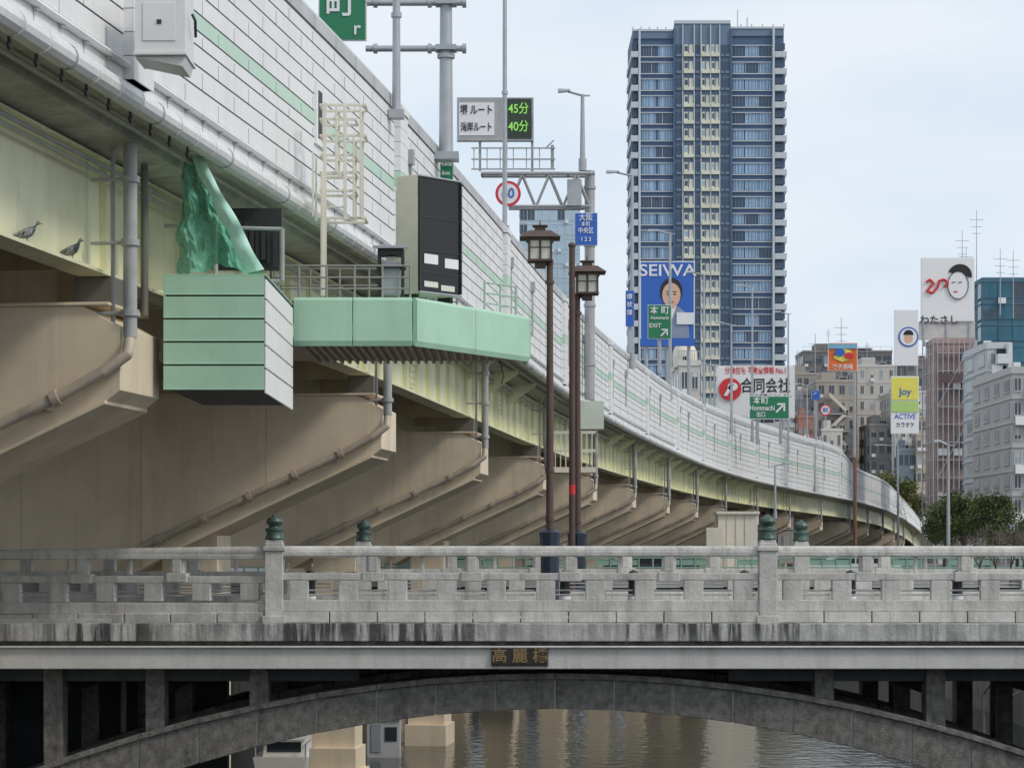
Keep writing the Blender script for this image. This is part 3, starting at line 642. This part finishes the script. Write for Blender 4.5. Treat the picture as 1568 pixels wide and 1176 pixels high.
def lantern(px,lx,d,ztop,name='street_lamp'):
    o=Ob(name); zb=E-1.1; ly=d
    o.part('pole')
    o.cyl((px,d,zb),(px,d,E-.0),.17,LAMPN,n=8); o.cyl((px,d,E),(px,d,E+.3),.17,LAMPN,r2=.2,n=8); o.cyl((px,d,E+.3),(px,d,E+.36),.2,LAMPN,r2=.09,n=8)
    o.cyl((px,d,E+.36),(px,d,ztop-.85),.072,LAMPB,r2=.058,n=14)
    for z in (E+.5,E+1.4,ztop-1.2): o.cyl((px,d,z),(px,d,z+.06),.085,LAMPB,n=14)
    o.part('lantern'); z=ztop-.85
    o.cyl((px,d,z),(px,d,z+.08),.07,LAMPB,n=12); o.box(min(px,lx)-.04,max(px,lx)+.04,d-.04,d+.04,z-.02,z+.05,LAMPB)
    w=.2
    o.box(lx-w-.03,lx+w+.03,d-w-.03,d+w+.03,z+.05,z+.09,LAMPB)
    o.prism([(lx-.1,d-.1,z-.06),(lx+.1,d-.1,z-.06),(lx+.1,d+.1,z-.06),(lx-.1,d+.1,z-.06)],(0,0,.11),LAMPB)
    o.box(lx-w,lx+w,d-w,d+w,z+.09,z+.43,LGLASS)
    for dx in (-1,0,1):
        for dy in (-1,1): o.box(lx+dx*w-.02,lx+dx*w+.02,d+dy*(w+.005)-.02,d+dy*(w+.005)+.02,z+.09,z+.46,LAMPB)
    for dz in (.29,): 
        o.box(lx-w-.012,lx+w+.012,d-w-.012,d+w+.012,z+dz,z+dz+.02,LAMPB)
    o.box(lx-w-.05,lx+w+.05,d-w-.05,d+w+.05,z+.43,z+.48,LAMPB)
    q=.37; t=.2; zz=z+.48
    o.faces([(lx-q,d-q,zz),(lx+q,d-q,zz),(lx+q,d+q,zz),(lx-q,d+q,zz),(lx-t,d-t,zz+.13),(lx+t,d-t,zz+.13),(lx+t,d+t,zz+.13),(lx-t,d+t,zz+.13)],[(0,3,2,1),(4,5,6,7),(0,1,5,4),(1,2,6,5),(2,3,7,6),(3,0,4,7)],LAMPB)
    o.box(lx-.1,lx+.1,d-.1,d+.1,zz+.13,zz+.22,LAMPB); o.box(lx-.14,lx+.14,d-.14,d+.14,zz+.22,zz+.24,LAMPB); o.cyl((lx,d,zz+.24),(lx,d,zz+.36),.02,LAMPB,r2=.004,n=8)
    o.done(.004)
lantern(X(842,47),X(827,47),47,Z(335,47)); 
lantern(X(884,51),X(899,51),51,Z(390,51))
o=Ob('signpost'); o.cyl((X(876,50.6),50.6,E+2),(X(876,50.6),50.6,Z(376,50.6)),.06,LAMPB,n=12); o.ball((X(876,50.6),50.6,Z(376,50.6)),(.08,.08,.06),LAMPB); o.cyl((X(876,50.6),50.6,Z(757,50.6)),(X(876,50.6),50.6,Z(742,50.6)),.064,SRED,n=12); o.cyl((X(876,50.6),50.6,E-1.1),(X(876,50.6),50.6,E+2),.062,LAMPB,n=12); o.done()
for u in (475,970,1302,1466,1140,865):
    o=Ob('bollard'); x=X(u,45.5)
    o.lathe((x,45.5,E-1.19),[(.0,0),(.13,0),(.13,.1),(.1,.13),(.09,.6),(.12,.63),(.12,.68),(.09,.7),(.08,.78),(0,.82)],DARK,14); o.cyl((x,45.5,E-.9),(x,45.5,E-.84),.105,WHITE,n=14); o.done()
# pigeons
def pigeon(p,s,yaw=0):
    o=Ob('pigeon'); ca,sa=math.cos(yaw),math.sin(yaw)
    G1=M('pigeon_grey',(.26,.27,.30),.6,var=.25,scale=30); G2=M('pigeon_bar',(.05,.055,.065),.5); G3=M('pigeon_neck',(.07,.10,.10),.35,var=.3,scale=40); G4=M('pigeon_wing',(.36,.37,.40),.6,var=.2,scale=25); G5=M('pigeon_foot',(.45,.12,.1),.5)
    def W(a,b,c): return (p[0]+(a*ca-b*sa)*s,p[1]+(a*sa+b*ca)*s,p[2]+c*s)
    # spine sections: along, height, half height, half width
    sec=[(-.30,.052,.007,.022),(-.22,.062,.012,.030),(-.16,.075,.026,.036),(-.10,.092,.046,.052),(-.04,.108,.062,.066),(.02,.122,.068,.070),(.065,.142,.060,.060),(.095,.172,.042,.043),(.108,.205,.030,.031),(.116,.232,.030,.029),(.132,.250,.029,.026),(.152,.249,.020,.018),(.165,.244,.009,.009)]
    n=14
    vs=[W(a,w*math.cos(2*math.pi*i/n),c+h*math.sin(2*math.pi*i/n)) for a,c,h,w in sec for i in range(n)]
    def q(j0,j1,mat): o.faces(vs[j0*n:(j1+1)*n],[(j*n+i,j*n+(i+1)%n,(j+1)*n+(i+1)%n,(j+1)*n+i) for j in range(j1-j0) for i in range(n)],mat,True)
    o.part('body'); q(0,1,G2); q(1,6,G1); q(6,9,G3); q(9,12,G1)
    o.faces(vs[:n],[list(range(n))],G2)
    o.part('wings')
    for sg in (-1,1):
        def wing(pts,off,mat):
            o.faces([W(a,sg*(w+off),c) for a,w,c in pts],[tuple(range(len(pts)))],mat)
        wing([(.06,.052,.155),(.05,.064,.115),(-.02,.067,.080),(-.12,.045,.068),(-.25,.016,.062),(-.20,.024,.085),(-.10,.045,.128),(-.02,.056,.160)],.006,G4)
        for k in range(2): wing([(-.05-.05*k,.064-.006*k,.076),(-.075-.05*k,.060-.006*k,.074),(-.055-.05*k,.054-.008*k,.128-.02*k),(-.03-.05*k,.058-.008*k,.135-.02*k)],.010,G2)
        wing([(-.12,.045,.068),(-.27,.012,.056),(-.25,.014,.066),(-.13,.040,.084)],.011,G2)
    o.part('head_details')
    o.cyl(W(.158,0,.245),W(.190,0,.234),.007*s,G2,r2=.002*s,n=6); o.ball(W(.158,0,.251),(.006*s,.006*s,.005*s),WHITE,6,4)
    for sg in (-1,1): o.ball(W(.140,sg*.022,.255),(.005*s,.005*s,.005*s),ORANGE,6,4)
    o.part('legs')
    for sg in (-1,1):
        o.cyl(W(.0,sg*.028,.075),W(.005,sg*.028,.035),.014*s,G1,r2=.007*s,n=6); o.cyl(W(.005,sg*.028,.04),W(.0,sg*.028,.004),.005*s,G5,n=6)
        for an in (-.5,0,.5): o.cyl(W(0,sg*.028,.005),W(.035*math.cos(an),sg*.028+.035*math.sin(an),.003),.004*s,G5,n=5)
        o.cyl(W(0,sg*.028,.005),W(-.02,sg*.028,.003),.004*s,G5,n=5)
    o.done()
zf=E+4.003
pigeon(VP(33.35,-1.17,zf),1.05,math.radians(15)); pigeon(VP(35.3,-1.17,zf),1.05,math.radians(-20))
# ------------------------------------------------------------ boat
o=Ob('motor_boat'); bx,by=X(437,83),84.0
HU=M('boat_white',(.75,.75,.73),.3,var=.05); GLS=M('tinted_glass',(.03,.04,.05),.1)
secs=[(-3,.85,.1),(-1.5,.95,.0),(0,1.0,.0),(1.5,.85,.05),(2.8,.5,.2),(3.6,.05,.35)]
vs=[];fs=[]
for t,w,k in secs: vs+=[(bx-w,by+t,.8+k),(bx-w*.8,by+t,.1),(bx,by+t,-.2+k),(bx+w*.8,by+t,.1),(bx+w,by+t,.8+k)]
for j in range(len(secs)-1):
    for i in range(4): fs.append((j*5+i,j*5+i+1,j*5+i+6,j*5+i+5))
    fs.append((j*5,j*5+5,j*5+9,j*5+4))
fs.append((0,1,2,3,4)); o.faces(vs,fs,HU)
o.prism([(bx-.7,by-1.5,.8),(bx+.7,by-1.5,.8),(bx+.6,by-1.5,1.35),(bx-.6,by-1.5,1.35)],(0,2.6,0),HU); o.box(bx-.55,bx+.55,by-1.52,by-1.5,.95,1.28,GLS); o.box(bx-.7,bx+.7,by-1.7,by+1.2,1.352,1.42,HU)
for sx in (-1,1): o.cyl((bx+sx*.8,by-2.8,.8),(bx+sx*.8,by-2.8,1.3),.03,STEEL); o.cyl((bx+sx*.8,by-2.8,1.3),(bx+sx*.8,by-1.0,1.3),.03,STEEL)
o.done(.02)
o=Ob('river_kiosk'); x0,x1=X(562,92),X(612,92); o.box(x0,x1,92,93,-.5,1.4,BGREY); o.box(x0-.1,x1+.1,91.9,93.1,1.4,1.5,WHITE); o.box(x0+.15,x0+.5,91.97,92,.2,1.2,M('kiosk_grey',(.3,.34,.38),.4)); o.box(x0+.65,x1-.1,91.97,92,.6,1.1,GLS); o.done()
# ------------------------------------------------------------ buildings
GL=M('window_glass',(.06,.085,.11),.15,var=.3,scale=.3); GLL=M('window_glass_pale',(.3,.37,.42),.2,var=.25,scale=.3)
def building(name,u0,u1,vt,d,col,floors,cols,depth=16,wf=.6,hf=.5,glass=GL,var=.1,slab=True,side=True,roof=True):
    o=Ob(name); x0,x1=X(u0,d),X(u1,d); z1=Z(vt,d); z0=E-1.4 
    m=M('facade_%.2f_%.2f_%.2f'%col,col,.75,var=var,scale=.4,streak=.35,scol=tuple(c*.5 for c in col),sfreq=1)
    tr=M('trim_%.2f_%.2f_%.2f'%col,tuple(min(.75,c*1.12) for c in col),.7,var=.08)
    o.part('walls'); o.box(x0,x1,d,d+depth,z0,z1,m)
    o.part('parapet'); 
    o.box(x0-.1,x1+.1,d-.1,d+.15,z1,z1+.5,tr); o.box(x0-.1,x0+.15,d+.15,d+depth,z1,z1+.5,tr); o.box(x1-.15,x1+.1,d+.15,d+depth,z1,z1+.5,tr)
    fh=(z1-z0)/floors; cw=(x1-x0)/cols
    for f in range(floors):
        zb=z0+f*fh+fh*.3
        for c in range(cols):
            a=x0+cw*(c+.5-wf/2); b=a+cw*wf
            o.part('window_frames'); o.box(a-.08,b+.08,d-.06,d-.001,zb-.1,zb-.01,tr)
            o.box(a-.06,a-.005,d-.05,d-.001,zb,zb+fh*hf,tr); o.box(b+.005,b+.06,d-.05,d-.001,zb,zb+fh*hf,tr); o.box((a+b)/2-.03,(a+b)/2+.03,d-.04,d-.022,zb,zb+fh*hf,tr)
            o.part('windows'); g=glass if R()<.75 else (GLL if glass is GL else GL)
            o.box(a,b,d-.02,d-.001,zb,zb+fh*hf,g)
            if R()<.3: o.part('air_conditioners'); o.box(a,a+.8,d-.5,d-.07,zb-.75,zb-.12,WHITE)
            if R()<.3 and glass is not MC.get('scaffold_sheet'): o.part('blinds'); o.box(a+.03,b-.03,d-.025,d-.0205,zb+fh*hf*U(.3,.8),zb+fh*hf-.02,tr)
        if side:
            o.part('windows'); k=max(2,int(depth/4))
            for c in range(k):
                a=d+depth*(c+.25)/k; b=a+depth/k*.5
                o.box(x0-.02,x0-.001,a,b,zb,zb+fh*hf,glass); o.box(x1+.001,x1+.02,a,b,zb,zb+fh*hf,glass)
                o.box(x0-.08,x0-.021,a-.1,b+.1,zb-.1,zb-.01,tr)
        if slab: o.part('bands'); o.box(x0-.03,x1+.03,d-.09,d-.002,z0+f*fh-.08,z0+f*fh+.08,tr); o.box(x0-.09,x0-.002,d+.01,d+depth,z0+f*fh-.08,z0+f*fh+.08,tr)
    if roof:
        o.part('rooftop'); w=x1-x0
        o.box(x0+w*.15,x0+w*.5,d+2,d+depth*.6,z1,z1+2.2,m); o.box(x0+w*.6,x0+w*.8,d+3,d+6,z1,z1+1.3,STEEL); o.box(x0+w*.62,x0+w*.78,d+2.9,d+3,z1+.2,z1+1.1,DARK)
        o.cyl((x0+w*.3,d+3,z1+2.2),(x0+w*.3,d+3,z1+5.5),.06,STEEL,n=6); 
        for k in range(4): o.cyl((x0+w*.3-.5,d+3,z1+4+k*.35),(x0+w*.3+.5,d+3,z1+4+k*.35),.03,STEEL,n=5)
        for k in range(9): o.cyl((x0+w*k/8,d+.3,z1+.5),(x0+w*k/8,d+.3,z1+1.4),.03,STEEL,n=4)
        o.box(x0,x1,d+.28,d+.32,z1+1.36,z1+1.42,STEEL)
    return o
building('office_building',1230,1366,540,580,(.20,.19,.185),13,9,wf=.75).done()
building('apartment_building',1208,1262,574,550,(.42,.38,.34),11,5).done()
building('office_building',1212,1250,612,535,(.5,.5,.5),9,4,glass=GLL).done()
building('office_building',1313,1372,562,545,(.58,.55,.51),12,4,wf=.3).done()
building('apartment_building',1366,1424,602,520,(.62,.61,.58),10,5,wf=.4).done()
building('office_building',1332,1368,652,522,(.30,.28,.26),8,3).done()
building('office_building',1388,1428,552,560,(.22,.2,.2),13,3).done()
building('low_rise_building',1222,1246,640,495,(.36,.18,.14),6,3,depth=8).done()
building('low_rise_building',1258,1290,660,500,(.62,.60,.55),6,3,depth=8,wf=.4).done()
building('low_rise_building',1376,1400,690,512,(.30,.36,.40),5,3,depth=6,wf=.7).done()
building('office_building',1403,1420,640,510,(.50,.44,.36),8,2,depth=6).done()
o=building('office_building',1250,1313,585,530,(.46,.40,.35),10,4,wf=.5)
o.part('fire_escape'); d=528.4
for k in range(9):
    za=E-1+k*3.6; xa,xb=(X(1270,d),X(1298,d)) if k%2 else (X(1298,d),X(1270,d))
    o.prism([(xa,d,za),(xb,d,za+3.6),(xb,d,za+4.5),(xa,d,za+.9)],(0,1.2,0),CREAM); o.box(X(1266,d),X(1301,d),d,d+1.5,za-.12,za+.1,BGREY)
o.done()
MESH=M('scaffold_sheet',(.36,.26,.24),.8,var=.25,scale=.5)
o=building('building_under_renovation',1433,1490,526,232,(.36,.26,.24),10,5,depth=5,wf=.5,roof=False,glass=MESH,slab=False)
o.part('scaffold'); d=231
xs0,xs1=X(1433,232),X(1490,232)
for k in range(8): x=xs0+k*(xs1-xs0)/7; o.cyl((x,d,E-1.3),(x,d,Z(518,d)),.05,STEEL,n=6)
for k in range(12): z=E+k*1.6; o.cyl((xs0,d,z),(xs1,d,z),.04,STEEL,n=6); o.box(xs0,xs1,d+.1,d+.8,z-.03,z+.03,MESH); o.cyl((xs0-.4,d,z),(xs0-.4,d+6,z),.04,STEEL,n=6)
for k in range(4): o.cyl((xs0-.4,d+k*2,E-1.3),(xs0-.4,d+k*2,Z(518,d)),.05,STEEL,n=6)
for k in range(6): o.cyl((xs0+(k%2)*1.7,d-.03,E+k*3.2),(xs0+1.7+(k%2)*1.7,d-.03,E+k*3.2+3.2),.04,STEEL,n=6)
o.box(xs0+.05,xs1-.05,d-.06,d-.03,Z(586,d),Z(572,d),M('sheet_dark',(.12,.08,.09),.8)); o.done()
BG=M('blue_glass',(.03,.15,.22),.12,var=.4,scale=.2)
building('office_building',1505,1640,432,285,(.06,.14,.20),13,6,wf=.95,hf=.85,glass=BG,roof=False).done()
building('office_building',1470,1512,512,330,(.5,.42,.40),12,4,wf=.8).done()
building('office_building',1484,1520,552,255,(.45,.42,.39),10,3,depth=8,wf=.7).done()
o=building('apartment_building',1495,1512,545,205,(.34,.40,.45),10,2,depth=6,wf=.9,hf=.7,glass=GLL,roof=False); o.done()
o=building('apartment_building',1512,1546,534,200,(.50,.51,.52),10,2,depth=10,wf=.3,roof=False)
BW=M('balcony_white',(.66,.67,.68),.6,var=.1)
o.part('balconies'); d=200
for k in range(10):
    z=E-.2+k*1.62
    o.box(X(1524,d),X(1546,d),d-1.2,d-.1,z,z+.75,BW); o.box(X(1526,d),X(1540,d),d-.09,d-.03,z+.75,z+1.45,SBLACK); o.box(X(1540,d),X(1546,d),d-1.15,d-.1,z+.75,z+1.62,BW)
o.done()
building('apartment_building',1550,1600,572,186,(.42,.41,.40),8,3,wf=.55,roof=False).done()
building('low_rise_building',1040,1072,560,235,(.6,.58,.55),6,2,wf=.5).done()
building('low_rise_building',1095,1215,655,262,(.5,.49,.47),4,6).done()
building('glass_office_tower',796,888,322,620,(.45,.55,.62),24,8,wf=.9,hf=.75,glass=M('haze_glass',(.45,.58,.68),.3),roof=False).done()
for i in range(14):
    u=1640+i*70; building('office_building',u,u+62,520+R()*150,210+R()*120,(.4+R()*.2,.4+R()*.15,.4+R()*.1),8,4,side=False).done()
o=Ob('rooftop_kiosk'); d=234; xk=X(1052,d)
o.lathe((xk,d+3,Z(560,d)),[(1.1,0),(1.15,.8),(1.1,1.5),(.8,2.2),(.35,2.7),(0,2.85)],CREAM,18); o.box(xk-.25,xk+.25,d+1.85,d+2,Z(560,d),Z(560,d)+1,SBLACK); o.cyl((xk,d+3,Z(560,d)+2.8),(xk,d+3,Z(560,d)+3.6),.06,STEEL); o.done()
# ---- tower
T=Ob('high_rise_tower'); d=500; k=d/F
TD=M('tower_slate',(.07,.125,.22),.6,var=.1,scale=.1); TL=M('tower_pale',(.54,.58,.62),.6,var=.06,scale=.2); TW=M('tower_window',(.30,.46,.64),.2,var=.3,scale=.25); TY=M('tower_balcony',(.70,.69,.56),.6,var=.2,scale=.3); TDW=M('tower_dark_window',(.05,.09,.15),.2,var=.3,scale=.3); TM=M('tower_mid',(.15,.21,.30),.6,var=.1)
x0,x1=X(969,d),X(1200,d); zt=Z(46,d); zb=E-1.4
T.part('walls'); T.box(x0,x1,d,d+22,zb,zt,TD)
cxa,cxb=X(1032,d),X(1118,d); T.box(cxa,cxb,d-.7,d-.01,zb,Z(34,d),TM)
T.part('roof_frames')
for a,b,v in ((969,1032,46),(1118,1200,42)):
    T.box(X(a,d),X(b,d),d-.3,d-.05,Z(v+14,d),Z(v+2,d)+.0,TM)
    T.box(X(a,d)-.2,X(b,d),d-.5,d-.31,Z(v+3,d),Z(v,d),TL)
    for q in range(6): xx=X(a,d)+(X(b,d)-X(a,d))*q/5; T.box(xx-.12,xx+.12,d-.4,d-.2,Z(v+3,d),Z(v-4,d),TL)
T.box(cxa,cxb,d-.9,d-.71,Z(38,d),Z(33,d),TL)
T.box(X(1125,d),X(1170,d),d+6,d+20,zt,zt+1.5,TM); T.cyl((X(1150,d),d+8,zt),(X(1150,d),d+8,zt+4),.12,TL); T.cyl((X(1135,d),d+8,zt),(X(1135,d),d+8,zt+5.5),.1,TL)
fh=25.7*k; z=Z(66,d)
while z-fh>E:
    zl=z-fh*.86
    T.part('windows')
    for a,b in ((983,1004),(1008,1030)): 
        T.box(X(a,d),X(b,d),d-.1,d-.01,zl+fh*.06,z-fh*.2,TW if R()<.85 else TDW)
    for a,b in ((1123,1139),(1142,1160),(1163,1180)):
        T.box(X(a,d),X(b,d),d-.1,d-.01,zl+fh*.06,z-fh*.2,TW if R()<.85 else TDW)
    T.part('window_rails')
    for a,b in ((981,1031),(1121,1182)):
        T.box(X(a,d),X(b,d),d-.35,d-.11,z-fh*.2,z-fh*.15,TL); T.box(X(a,d),X(b,d),d-.3,d-.11,zl-fh*.03,zl+fh*.03,TL); 
        n=12
        for q in range(n+1): xx=X(a,d)+(X(b,d)-X(a,d))*q/n; T.box(xx-.05,xx+.05,d-.16,d-.11,zl+fh*.03,z-fh*.2,TL if q%4==0 else TM)
    T.part('balconies')
    for a,b,m_ in ((1035,1043,TDW),(1047,1061,TY),(1064,1071,TDW),(1074,1086,TY),(1089,1100,TY),(1103,1108,TDW),(1110,1116,TDW)):
        T.box(X(a,d),X(b,d),d-.85,d-.71,zl+fh*.04,z-fh*.16,m_)
        if m_ is TY: T.box((X(a,d)+X(b,d))/2-.12,(X(a,d)+X(b,d))/2+.12,d-.9,d-.851,zl+fh*.04,z-fh*.16,TM); T.box(X(a,d)-.1,X(b,d)+.1,d-1.3,d-.86,zl-fh*.02,zl+fh*.18,TY); T.box(X(a,d)+.15,(X(a,d)+X(b,d))/2-.2,d-.88,d-.851,zl+fh*.3,z-fh*.25,TDW if R()<.7 else TW)
        else: T.box(X(a,d),X(b,d),d-1.2,d-.86,zl-fh*.02,zl+fh*.12,TM)
    for a,b in ((966,977),(1186,1204)):
        T.box(X(a,d),X(b,d),d-1.0,d-.02,zl-fh*.05,zl+fh*.30,TL); T.box(X(a,d)+.1,X(b,d)-.3,d-.4,d-.02,zl+fh*.4,z-fh*.05,TDW)
    T.box(x1+.01,x1+.6,d+1,d+21,zl-fh*.05,zl+fh*.3,TL); T.box(x0-.3,x0-.01,d+1,d+21,zl-fh*.05,zl+fh*.3,TL)
    z-=fh
T.part('fins')
for u in (979,1032,1119,1184): T.box(X(u,d)-.2,X(u,d)+.2,d-1.05,d-.02,E,zt,TL if u in(979,1184) else TD)
for u in (1045,1062.5,1073,1087.5,1101.5): T.box(X(u,d)-.1,X(u,d)+.1,d-1.1,d-.71,E,Z(40,d),TL)
T.done()
for u,v0,v1,d in ((1500,318,440,300),(1478,350,420,300),(1484,375,400,300),(1557,380,425,280),(1537,378,420,280),(1290,485,530,560),(1250,510,540,560)):
    o=Ob('rooftop_antenna'); s=d/300; o.cyl((X(u,d),d+2,Z(v1+60,d)),(X(u,d),d+2,Z(v0,d)),.08*s,STEEL,r2=.03*s,n=6)
    for k in range(3): o.cyl((X(u,d)-(.8-.15*k)*s,d+2,Z(v0,d)-(1.2+k*.8)*s),(X(u,d)+(.8-.15*k)*s,d+2,Z(v0,d)-(1.2+k*.8)*s),.03*s,STEEL,n=5)
    o.done()
# ------------------------------------------------------------ trees
BARK=M('bark',(.1,.08,.06),.9,var=.3,scale=5)
LF=[M('leaf_a',(.10,.14,.04),.7,var=.3),M('leaf_b',(.17,.19,.055),.7,var=.3),M('leaf_c',(.05,.08,.03),.7,var=.3)]
def tree(x,y,zb,h,rx,rz,nl,leaf=.16,mats=LF,name='tree'):
    o=Ob(name); o.part('trunk'); o.cyl((x,y,zb),(x+.1,y,zb+h-rz*1.2),.22,BARK,r2=.13,n=8)
    cl=[]
    for i in range(26):
        a=U(0,6.28); r=math.sqrt(R())*rx*.8; zz=zb+h-rz+U(-.7,.75)*rz*math.sqrt(max(.05,1-(r/rx)**2)); cl.append((x+r*math.cos(a),y+r*math.sin(a),zz,U(.22,.42)*rx))
        o.cyl((x+.1,y,zb+h-rz*1.5+U(-.3,.6)),(cl[-1][0],cl[-1][1],zz),.06,BARK,r2=.015,n=5)
    o.part('crown')
    for i in range(nl):
        c=cl[i%len(cl)]; v=Vector((random.gauss(0,1),random.gauss(0,1),random.gauss(0,.8))).normalized()*c[3]*U(.4,1.15)
        p=Vector(c[:3])+v; a=Vector((random.gauss(0,1),random.gauss(0,1),random.gauss(0,1))).normalized(); b=a.cross(Vector((R(),R(),R()))).normalized(); s=leaf*U(.6,1.3)
        o.faces([p-a*s*.5,p+b*s*.3,p+a*s*.5,p-b*s*.3],[(0,1,2,3)],mats[(i%len(cl))%3 if R()<.7 else int(R()*3)])
    o.done()
tree(X(1475,150),150,g0,4.9,2.0,1.7,9000); tree(X(1513,148),148,g0,4.9,1.7,1.5,7000); tree(X(1448,158),158,g0,3.8,1.5,1.2,5000)
LY=[M('leaf_y',(.19,.18,.06),.7),LF[1],LF[0]]
tree(X(1362,430),430,g0,14,5,4,3500,.55,LY); tree(X(1385,440),440,g0,12,4,4,3500,.55,LY); tree(X(1560,120),120,g0,3.0,1.4,1,2500)
def bare(x,y,zb,h,name='bare_tree'):
    o=Ob(name); TW_=M('twig',(.16,.13,.11),.9)
    def br(p,dv,L,r,n):
        q=p+dv*L; o.cyl(p,q,r,TW_,r2=r*.6,n=5,caps=False)
        if n==0: return
        for i in range(3 if n>1 else 4):
            nd=(dv+Vector((random.gauss(0,.5),random.gauss(0,.5),random.gauss(.05,.35)))).normalized(); br(q,nd,L*U(.6,.85),r*.6,n-1)
    br(Vector((x,y,zb)),Vector((0,0,1)),h*.3,.06,5); o.done()
for u,d in ((1500,95),(1525,92),(1548,94),(1568,96)): bare(X(u,d),d,g0,2.3)
for u,d in ((1398,300),(1412,310)): bare(X(u,d),d,g0,9)
bare(X(1510,60)+.3,62,E-4.6,3.6); bare(X(1545,60),62,E-5,3.8)
o=Ob('beige_pier'); o.box(X(1100,160),X(1160,160),160,163,0,Z(787,160),CREAM); o.box(X(1097,160),X(1163,160),159.8,163.2,Z(787,160),Z(783,160),CREAM); o.box(X(1080,160),X(1105,160),159,159.8,0,Z(808,160),CREAM)  # a beige pier block with its cap, not a wall
for u in (1112,1126,1140): o.box(X(u,160),X(u+1,160),159.97,160,2,Z(790,160),CAPP)
o.done()
# ------------------------------------------------------------ light
w=bpy.data.worlds.new('World'); scn.world=w; w.use_nodes=True; nt=w.node_tree; bg=nt.nodes['Background']
sky=nt.nodes.new('ShaderNodeTexSky'); sky.sky_type='NISHITA'; sky.sun_disc=False
EL,AZ=math.radians(42),math.radians(118)   # azimuth measured clockwise from +Y
sky.sun_elevation=EL; sky.sun_rotation=AZ; sky.dust_density=2
tc=nt.nodes.new('ShaderNodeTexCoord'); mp=nt.nodes.new('ShaderNodeMapping'); mp.inputs['Scale'].default_value=(1,1,3.5)
nz=nt.nodes.new('ShaderNodeTexNoise'); nz.inputs['Scale'].default_value=5; nz.inputs['Detail'].default_value=5; nz.inputs['Roughness'].default_value=.5
cr=nt.nodes.new('ShaderNodeMapRange'); cr.inputs[1].default_value=.35; cr.inputs[2].default_value=.65; cr.inputs[3].default_value=0; cr.inputs[4].default_value=1
cc=nt.nodes.new('ShaderNodeMix'); cc.data_type='RGBA'; cc.inputs[6].default_value=(5.6,6.5,7.5,1); cc.inputs[7].default_value=(6.9,7.3,7.75,1)
mx=nt.nodes.new('ShaderNodeMix'); mx.data_type='RGBA'; mx.inputs[0].default_value=.9
nt.links.new(tc.outputs['Generated'],mp.inputs[0]); nt.links.new(mp.outputs[0],nz.inputs['Vector']); nt.links.new(nz.outputs['Fac'],cr.inputs[0]); nt.links.new(cr.outputs[0],cc.inputs[0])
nt.links.new(sky.outputs[0],mx.inputs[6]); nt.links.new(cc.outputs[2],mx.inputs[7]); nt.links.new(mx.outputs[2],bg.inputs['Color']); bg.inputs['Strength'].default_value=.128
sl=bpy.data.lights.new('sun','SUN'); sl.energy=1.5; sl.angle=math.radians(12); sl.color=(1,.92,.82)
so=bpy.data.objects.new('sun',sl); scn.collection.objects.link(so)
dv=Vector((math.sin(AZ)*math.cos(EL),math.cos(AZ)*math.cos(EL),math.sin(EL))); so.rotation_euler=dv.to_track_quat('Z','Y').to_euler(); so.location=(20,-20,60)
cam=bpy.data.cameras.new('camera'); co=bpy.data.objects.new('camera',cam); scn.collection.objects.link(co); scn.camera=co
co.location=(0,0,E); co.rotation_euler=(math.pi/2,0,0); cam.sensor_width=36; cam.lens=90; cam.shift_y=252/1568; cam.clip_end=9000; cam.clip_start=.1
scn.view_settings.view_transform='Standard'; scn.view_settings.look='None'; scn.view_settings.exposure=0
